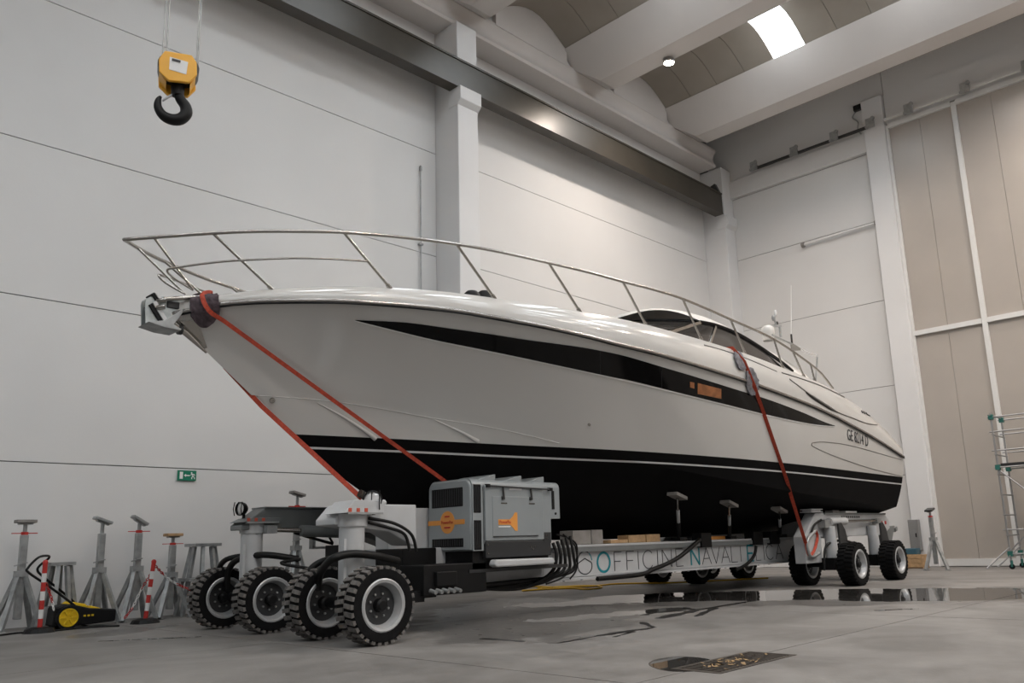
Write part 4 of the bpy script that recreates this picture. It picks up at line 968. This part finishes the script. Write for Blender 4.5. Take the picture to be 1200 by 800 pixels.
cloth([(859, 414), (862, 412), (867, 416), (872, 428)], [(859, 420), (863, 430), (868, 434), (872, 433)], 6, 8, .03, 'upper grey cloth pad under the aft strap on the deck edge', 'greycloth', (BVHG, BVH), .02)
cloth([(873, 436), (876, 431), (881, 434), (887, 446)], [(873, 452), (877, 462), (882, 462), (887, 456)], 8, 10, .03, 'lower grey cloth pad under the aft strap on the rub rail', 'greycloth', (BVHG, BVH), .02)
# timber and blocks lying on the near beam
def block(px0, px1, y, h, depth, name, material, label, cat, z=.902, yy=8.05):
    x0, x1 = at(px0, y, 1, yy).x, at(px1, y, 1, yy).x
    o = MB().box(x0, x1, yy, yy+depth, z, z+h).build(name, material, bevel=.006); tag(o, label, cat); return o
block(672, 693, 638, .20, .26, 'carton', 'carton', 'brown-grey block on the trailer beam nearest the generator', 'block')
block(694, 707, 638, .205, .27, 'carton', 'carton', 'darker grey block beside the brown-grey one on the trailer beam', 'block')
wd = block(716, 736, 637, .055, .22, 'timber_wedge', 'wood', 'thin timber wedge on the trailer beam beside the grey blocks', 'timber')
block(737, 757, 636, .115, .22, 'timber_block', 'wood', 'left timber block under the yacht on the trailer beam', 'timber')
block(758, 774, 636, .12, .20, 'timber_block', 'wood', 'right timber block under the yacht on the trailer beam', 'timber')
block(833, 851, 634, .06, .15, 'wooden_chock', 'orange', 'orange painted chock on the trailer beam', 'timber')
block(903, 923, 631, .05, .18, 'timber_board', 'wood', 'pale timber board on the beam before the rear housing', 'timber')
x0, x1 = at(948, 600, 1, 7.2).x, at(961, 600, 1, 7.2).x
def under(x, y):
    h = BVH.ray_cast(V((x, y, 1.0)), V((0, 0, 1)))[0]; return h.z-.006 if h else 1.5
zt = min(under(x, y) for x in (x0, x1) for y in (7.13, 7.38))
o = MB().box(x0, x1, 7.14, 7.38, 1.336, 1.355).box(x0+.03, x1-.03, 7.17, 7.35, 1.355, zt-.02).box(x0, x1, 7.14, 7.38, zt-.02, zt).build('keel_block', 'trailer', bevel=.006); tag(o, 'white spool-shaped block between hull and rear housing', 'block')
x0, x1 = at(988, 600, 1, 7.2).x, at(1001, 600, 1, 7.2).x
zt = min(under(x, y) for x in (x0, x1) for y in (7.14, 7.36))
o = MB().box(x0, x1, 7.14, 7.36, 1.336, max(1.37, zt)).build('foam_block', 'white', bevel=.01); tag(o, 'small white block on the rear trailer housing', 'block')
x0, x1 = at(977, 600, 1, 7.2).x, at(985, 600, 1, 7.2).x
o = MB().box(x0, x1, 7.22, 7.38, 1.336, 1.385).build('timber_block', 'carton', bevel=.006); tag(o, 'low grey-brown timber block on the rear housing', 'timber')
# rudder fins below the stern
v = [(17.6, 1.10), (18.15, 1.24), (18.35, 1.20), (17.95, 1.02), (17.7, .99)]
MB().prism(v, 1, 7.62, 7.66).pair('rudder', 'antifoul', ya)

# =================================================================== ALONG THE LONG WALL
def jack_stand(x, y, h, tilt, pad, label, name='boat_jack_stand', rz=0.0, plate='red'):
    t = empty(name, (x, y, 0)); tag(t, label, 'jack stand', 'tripod jack stands')
    hp = h*.52
    for k in range(4):
        a = rz+PI/4+k*PI/2; dx, dy = math.cos(a)*.34, math.sin(a)*.34
        MB().bar((x+dx, y+dy, .02), (x+dx*.10, y+dy*.10, hp), .055, .055).build('leg', 'steel', t)
        MB().box(x+dx-.05, x+dx+.05, y+dy-.05, y+dy+.05, 0, .015).build('foot', 'steel', t)
    MB().box(x-.045, x+.045, y-.045, y+.045, .10*h, h*.86).build('column', 'steel', t, bevel=.008)
    MB().box(x-.075, x+.075, y-.075, y+.075, hp-.06, hp+.02).build('collar', 'steel', t)
    MB().cyl((x, y, h*.82), (x, y, h-.06), .026, n=12).build('screw', 'steel', t)
    if plate: MB().box(x-.16, x+.16, y-.012, y+.012, h*.872, h*.880).cyl((x, y, h*.862), (x, y, h*.888), .045, n=12).build('turn_handle', plate, t)
    MB().bar((x-.11, y-.07, hp+.09), (x+.05, y-.07, hp+.13), .018, .018).build('locking_pin', 'steel', t)
    u = V((math.cos(tilt), 0, math.sin(tilt))); c = V((x, y, h-.02))
    MB().bar(c-u*.125, c+u*.125, .18, .045).build('head_pad', pad, t, bevel=.008)
    MB().bar(c-u*.09-V((0, 0, .035)), c+u*.09-V((0, 0, .035)), .08, .02).build('head_plate', 'steel', t)
    return t
for px, top, tilt, pad, lab, pl_ in ((22, 609, .0, 'carton', 'grey jack stand at the far left with a level pinkish pad', 'red'), (114, 608, -.35, 'steel', 'grey jack stand behind the yellow sweeper with a tilted grey head', None),
                                (158, 608, -.55, 'steel', 'grey jack stand with a steeply tilted head and red collar', 'red'), (199, 625, .0, 'wood', 'shorter grey jack stand with a timber pad beside the chain post', 'red')):
    p = at(px, 700, 1, 13.35); h = at(px, top, 1, 13.35).z
    jack_stand(p.x, 13.35, h, tilt, pad, lab, plate=pl_)
p = at(347, 640, 1, 13.3); h = at(347, 577, 1, 13.3).z; jack_stand(p.x, 13.3, h, -.25, 'carton', 'jack stand by the wall half hidden behind the front of the trailer')
p = at(1097, 668, 2, 0); jack_stand(21.3, 7.32, 1.45, .25, 'darkmetal', 'jack stand by the white column near the sliding door', rz=.3)
def trestle(px0, px1, pyt, mid, label):
    y = 13.38; a, b = at(px0, pyt, 1, y), at(px1, pyt, 1, y); h = a.z; xm = (a.x+b.x)/2; w2 = (b.x-a.x)/2
    t = empty('keel_stand', (xm, y, 0)); tag(t, label, 'keel stand')
    MB().box(a.x, b.x, y-w2, y+w2, h-.045, h).build('top_plate', 'steel', t)
    for k in range(8):
        an_ = 2*PI*k/8+PI/8; r0, r1 = w2*.85, w2*1.75
        MB().bar((xm+math.cos(an_)*min(r1, .46), y+math.sin(an_)*min(r1, .46), .0), (xm+math.cos(an_)*r0, y+math.sin(an_)*r0, h-.05), .05, .05).build('leg', 'steel', t)
    if mid: MB().box(xm-w2*1.55, xm+w2*1.55, y-w2*1.5, y+w2*1.5, h*.48, h*.52).build('middle_plate', 'steel', t)
    else: MB().box(xm-w2*1.6, xm+w2*1.6, y-.3, y-.27, .06, .30).build('side_plate', 'steel', t)
trestle(56, 85, 659, False, 'low grey keel stand behind the sweeper handle')
trestle(223, 253, 637, True, 'taller grey keel stand with a middle plate beside the trailer tyres')
# chain posts
def chain_post(pxt, pyt, pxb, pyb, label):
    b = at(pxb, pyb, 2, 0); top = at(pxt, pyt, 1, b.y); t = empty('chain_post', (b.x, b.y, 0)); tag(t, label, 'chain post', 'red and white chain posts')
    MB().lathe([(0, .07), (.10, .07), (.17, .05), (.20, .0)], (b.x, b.y, 0), (0, 0, 1), 12).build('base', 'black', t)
    n = 7; P0 = V((b.x, b.y, .06)); P1 = V((top.x, b.y, top.z))
    for k in range(n): MB().cyl(P0.lerp(P1, k/n), P0.lerp(P1, (k+1)/n), .03, n=14).build('band', 'red' if k % 2 == 0 else 'white', t, smooth=40)
    MB().lathe([(.03, 0), (.035, .03), (.02, .055), (0, .06)], P1, P1-P0, 12).build('cap', 'red', t, smooth=40)
    return P1
c1 = chain_post(53, 661, 46, 741, 'red and white chain post left of the sweeper wheel')
c2 = chain_post(180, 660, 170, 730, 'red and white chain post at the right end of the sweeper')
def chain(pts, label, n=40):
    path = smooth_path(pts, 16); L = [0]
    for a, b in zip(path[:-1], path[1:]): L.append(L[-1]+(b-a).length)
    t = empty('barrier_chain', pts[0]); tag(t, label, 'chain', 'red and white barrier chains')
    k = int(L[-1]/.05); 
    for c in range(2):
        m = MB()
        for i in range(k):
            if (i//6) % 2 != c: continue
            s = (i+.5)*L[-1]/k
            j = max(q for q in range(len(L)) if L[q] <= s); p = path[j]; d = (path[min(j+1, len(path)-1)]-path[max(j-1, 0)]).normalized()
            n1 = d.orthogonal().normalized() if i % 2 else d.cross(d.orthogonal().normalized())
            ring = [p+d*.034*math.cos(2*PI*q/8)+n1*.016*math.sin(2*PI*q/8) for q in range(9)]
            m.tube(ring, .006, 5, False)
        if m.v: o = m.build('chain_links', ('red', 'white')[c], t); o['kind'] = 'stuff'
e_ = V((6.4, 12.9, .30))
chain([c2+V((.03, 0, -.04)), at(200, 680, 1, 12.9), at(225, 692, 1, 12.9), at(245, 703, 1, 12.9)], 'barrier chain running from the right chain post towards the tyres')
chain([c2+V((-.03, 0, -.15)), at(166, 690, 1, 12.88), at(155, 712, 1, 12.86), at(146, 724, 1, 12.85)], 'barrier chain hanging from the right chain post down to the floor')
chain([c1+V((.03, 0, -.25)), at(60, 700, 1, 12.72), at(63, 715, 1, 12.70)], 'short barrier chain hanging beside the left chain post')
# push sweeper
def sweeper():
    y = 12.72; X = lambda px: at(px, 720, 1, y).x; Z = lambda py: at(80, py, 1, y).z
    t = empty('push_sweeper', (X(100), y+.3, 0)); tag(t, 'yellow and black push sweeper with a tubular handle', 'sweeper')
    x0, x1 = X(64), X(138)
    MB().prism([(x0, .05), (x0+.02, .30), (x0+.22, .33), (x0+.45, .26), (x1, .22), (x1, .06), (x0+.5, .04)], 1, y+.06, y+.46).build('body', 'black', t, bevel=.02)
    MB().prism([(x0+.18, .31), (x0+.24, .355), (x0+.40, .32), (x0+.44, .27)], 1, y+.08, y+.44).build('lid', 'yellow', t, bevel=.01)
    MB().prism([(x0+.46, .25), (x0+.48, .29), (x1-.22, .255), (x1-.18, .23)], 1, y+.10, y+.42).build('hopper_lid', 'yellow', t, bevel=.01)
    c = V((X(81), y+.03, .155))
    for dy in (0, .45):
        w_ = MB().lathe([(0, -.02), (.10, -.02), (.105, -.035), (.12, -.035), (.13, 0), (.13, .05), (0, .05)], c+V((0, dy, 0)), (0, 1, 0), 28).build('wheel', 'yellow', t, smooth=40)
        MB().lathe([(.125, -.03), (.155, -.03), (.155, .05), (.125, .05)], c+V((0, dy, 0)), (0, 1, 0), 28).build('tyre', 'black', w_, smooth=40)
        for k in range(6):
            a = k*PI/3; MB().bar(c+V((.03*math.cos(a), dy-.028, .03*math.sin(a))), c+V((.10*math.cos(a), dy-.028, .10*math.sin(a))), .018, .016, (0, 1, 0)).build('spoke', 'yellow', w_)
    for k in range(3): MB().box(x0+.38+.05*k, x0+.41+.05*k, y+.052, y+.06, .15, .175).build('print', 'yellow', t)
    q = [at(x, yy, 1, Y) for x, yy, Y in ((91, 712, y+.08), (62, 690, y+.08), (34, 671, y+.10), (33, 665, y+.12), (45, 653, y+.2), (56, 651, y+.4), (57, 654, y+.5), (47, 662, y+.55), (44, 668, y+.55), (50, 675, y+.55), (75, 695, y+.56), (92, 710, y+.56))]
    MB().tube(smooth_path(q, 5), .016, 8).build('handle', 'black', t, smooth=60)
sweeper()
# emergency exit sign
p = at(219, 557, 1, YA-.02); w2, h2 = .155, .083
t = empty('exit_sign', (p.x, YA-.02, p.z)); tag(t, 'green emergency exit sign with arrow and running figure on the white wall', 'sign')
MB().box(p.x-w2, p.x+w2, YA-.03, YA-.004, p.z-h2, p.z+h2).build('plate', 'exit', t)
yy = YA-.032
MB().box(p.x-.125, p.x-.072, yy-.002, yy+.004, p.z-.058, p.z+.058).build('door_pictogram', 'white', t)
m = MB().prism([(p.x-.055, p.z), (p.x-.02, p.z+.025), (p.x-.02, p.z+.009), (p.x+.045, p.z+.009), (p.x+.045, p.z-.009), (p.x-.02, p.z-.009), (p.x-.02, p.z-.025)], 1, yy-.002, yy+.004); m.build('arrow_pictogram', 'white', t)
m = MB().cyl((p.x+.072, yy-.002, p.z+.045), (p.x+.072, yy+.004, p.z+.045), .013, n=12)
for a, b in (((.08, .03), (.098, -.005)), ((.08, .025), (.058, .008)), ((.084, .025), (.118, .02)), ((.118, .02), (.125, .0)), ((.097, -.005), (.078, -.03)), ((.078, -.03), (.078, -.058)), ((.1, -.008), (.12, -.03)), ((.12, -.03), (.125, -.058))):
    m.bar((p.x+a[0], yy, p.z+a[1]), (p.x+b[0], yy, p.z+b[1]), .014, .006, (0, 1, 0))
m.build('figure_pictogram', 'white', t)
# conduit rod on the wall
a, b = at(493, 197, 1, YA-.05), at(491, 340, 1, YA-.05)
t = empty('wall_conduit', (a.x, YA-.05, 0)); tag(t, 'thin vertical grey conduit with a knob on the wall left of the pilaster', 'conduit')
MB().cyl((a.x, YA-.05, 0), (a.x, YA-.05, a.z), .013, n=10).build('rod', 'steel', t)
MB().lathe([(.014, -.08), (.035, -.05), (.035, .03), (.02, .06), (0, .06)], a, (0, 0, 1), 14).build('knob', 'steel', t, smooth=50)
for z in (1.5, 4.5, 7.5): MB().box(a.x-.05, a.x+.05, YA-.08, YA-.002, z, z+.04).build('clip', 'steel', t)

# =================================================================== AT THE END WALL
t = empty('wall_pipe', (XE-.08, 9.6, 9.75)); tag(t, 'slim white pipe with end caps on the end wall', 'pipe')
a, b = at(941, 287, 0, XE-.1), at(1027, 261, 0, XE-.1)
MB().cyl(a, b, .035, n=10).build('pipe', 'column', t)
for q in (a, b): MB().lathe([(0, -.05), (.08, -.04), (.08, .04), (0, .05)], q, b-a, 12).build('end_cap', 'carton', t); MB().box(XE-.1, XE-.001, q.y-.03, q.y+.03, q.z-.03, q.z+.03).build('bracket', 'steel', t)
p = at(1007, 126, 0, XE-.12); t = empty('wall_floodlight', p); tag(t, 'small black floodlight high on the end wall with a hanging cable', 'floodlight')  # black loudspeaker box, gives no light
MB().box(p.x-.08, p.x+.06, p.y-.17, p.y+.17, p.z-.09, p.z+.09).build('housing', 'black', t, bevel=.03)
MB().box(p.x+.05, XE-.021, p.y-.04, p.y+.04, p.z-.03, p.z+.03).build('bracket', 'steel', t)
MB().tube(smooth_path([p+V((.05, .12, -.05)), p+V((.07, .26, -.2)), p+V((.07, .12, -.4)), p+V((.08, .15, -.62)), p+V((.085, .05, -.85))], 6), .02, 6).build('cable', 'steel', t)
a, b = at(1063, 609, 0, XE-.43), at(1079, 645, 0, XE-.43)
t = empty('wall_cabinet', (XE-.1, a.y, b.z)); tag(t, 'grey electrical cabinet on the white column behind the trailer', 'cabinet')
MB().box(XE-.42, XE-.23, b.y, a.y, b.z, a.z).build('body', 'boxgrey', t, bevel=.01)
MB().box(XE-.435, XE-.42, b.y+.03, a.y-.03, b.z+.03, a.z-.03).build('door', 'boxgrey', t, bevel=.005)
MB().box(XE-.45, XE-.435, b.y+.05, b.y+.08, (a.z+b.z)/2-.05, (a.z+b.z)/2+.05).build('latch', 'black', t)
MB().cyl((XE-.03, 8.52, a.z-.3), (XE-.03, 8.52, 11.9), .016, n=8).build('conduit', 'seam', t)
a, b = at(1060, 653, 0, 22.3), at(1082, 667, 0, 22.3)
t = empty('timber_crate', (22.3, 8.2, 0)); tag(t, 'low pale timber crate on the floor under the grey cabinet', 'crate')
for k in range(3): MB().box(22.3, 22.33, b.y, a.y+.2, .03+.11*k, .13+.11*k).build('plank', 'wood', t)
MB().box(22.33, 22.75, b.y, a.y+.2, 0, .34).build('box', 'wood', t)
o = MB().box(22.4, 22.7, 8.15, 8.5, .341, .50).build('tool_case', 'blue', bevel=.02); tag(o, 'dark blue case lying on the timber crate', 'case')
# scaffold tower by the sliding door
def scaffold():
    t = empty('scaffold_tower', (22.3, 5.7, 0)); tag(t, 'slim aluminium scaffold tower with green couplers by the sliding door', 'scaffold')
    x0, x1 = 21.75, 22.6; y0, y1 = 3.9, 5.80
    zt = 3.65
    for x in (x0, x1):
        for y in (y0, y1):
            MB().cyl((x, y, .12), (x, y, zt), .024, n=10).build('upright', 'alu', t)
            MB().lathe([(0, -.02), (.06, -.02), (.06, .02), (0, .02)], (x, y, .06), (1, 0, 0), 16).build('castor', 'black', t)
            MB().cyl((x, y, .05), (x, y, .2), .03, n=8).build('castor_stem', 'green', t)
    for y in (y0, y1):
        for k in range(8):
            z = .30+.47*k; MB().cyl((x0-.1, y, z), (x1+.05, y, z), .016, n=8).build('rung', 'alu', t)
    for z in (.35, .9, 2.35, 2.75, 3.2, 3.55):
        for x in (x0, x1): MB().cyl((x, y0, z), (x, y1+.08, z), .018, n=8).build('guard_rail', 'alu', t)
    for z in (2.35, 3.55, .35):
        for y in (y0, y1): MB().box(x1-.05, x1+.05, y-.05, y+.05, z-.06, z+.06).build('coupler', 'green', t)
        MB().box(x0-.05, x0+.05, y1-.05, y1+.05, z-.06, z+.06).build('coupler', 'green', t)
    MB().box(x0+.05, x1-.05, y0+.05, y1-.05, 2.38, 2.44).build('platform', 'gendark', t)
    for s in (0, 1): MB().cyl((x0, y0 if s else y1, .4), (x0, y1 if s else y0, 2.3), .016, n=8).build('brace', 'alu', t)
    for x, y in ((x0, y1), (x1, y1)): MB().cyl((x, y, .5), (x-.35, y+.45, .03), .018, n=8).build('outrigger', 'alu', t)
scaffold()

# =================================================================== ON THE FLOOR
t = empty('floor_drain', ((DX0+DX1)/2, (DY0+DY1)/2, -.03)); tag(t, 'rusty rectangular floor drain cover with leaves in the foreground', 'drain')
MB().box(DX0+.004, DX1-.004, DY0+.004, DY1-.004, -.029, -.012).build('pit', 'rust', t)
for y in (DY0+.025, DY1-.025): MB().box(DX0+.005, DX1-.005, y-.02, y+.02, -.012, .002).build('frame_bar', 'rust', t)
for x in (DX0+.025, DX1-.025): MB().box(x-.02, x+.02, DY0+.046, DY1-.046, -.012, .002).build('frame_bar', 'rust', t)
for k in range(22):
    x = DX0+.07+k*(DX1-DX0-.14)/21; MB().box(x-.013, x+.013, DY0+.046, DY1-.046, -.012, .0).build('bar', 'rust', t)
m = MB()
for k in range(70):
    x, y = random.gauss((DX0+DX1)/2-.05, .22), random.gauss((DY0+DY1)/2, .09)
    if not (DX0+.05 < x < DX1-.05 and DY0+.05 < y < DY1-.05): continue
    a = random.uniform(0, 6.28); l, w_ = random.uniform(.01, .035), random.uniform(.006, .014)
    u = V((math.cos(a), math.sin(a), random.uniform(-.3, .3))); n = V((-math.sin(a), math.cos(a), random.uniform(-.4, .4))); c = V((x, y, .006))
    m.add([c-u*l, c+n*w_, c+u*l, c-n*w_], [(0, 1, 2, 3)])
o = m.build('leaf_litter', 'debris', t); o['kind'] = 'stuff'
yh = [at(x, y, 2, .02) for x, y in ((600, 690), (625, 687), (655, 688), (690, 687), (720, 684), (760, 683), (800, 682), (860, 679), (900, 677))]
o = MB().tube(smooth_path(yh, 6), .018, 8).build('air_hose', 'yhose', smooth=60); tag(o, 'yellow hose lying along the floor under the trailer beam', 'hose')
yh = [at(x, y, 2, .02) for x, y in ((612, 692), (640, 690), (668, 689), (690, 690), (705, 688), (695, 686), (660, 687), (630, 689))]
o = MB().tube(smooth_path(yh, 6), .018, 8).build('air_hose', 'yhose', smooth=60); tag(o, 'loop of yellow hose on the wet floor below the hoses of the generator', 'hose')
q = [at(898, 668, 1, 9.3), at(905, 675, 1, 9.3), at(912, 664, 1, 9.2)]
cbl = [at(x, y, 2, .015) for x, y in ((0, 744), (25, 741), (60, 739), (100, 735), (140, 733))]
o = MB().tube(smooth_path(cbl, 6), .012, 6).build('power_cable', 'hose', smooth=60); tag(o, 'thin black cable on the floor in front of the sweeper', 'cable')
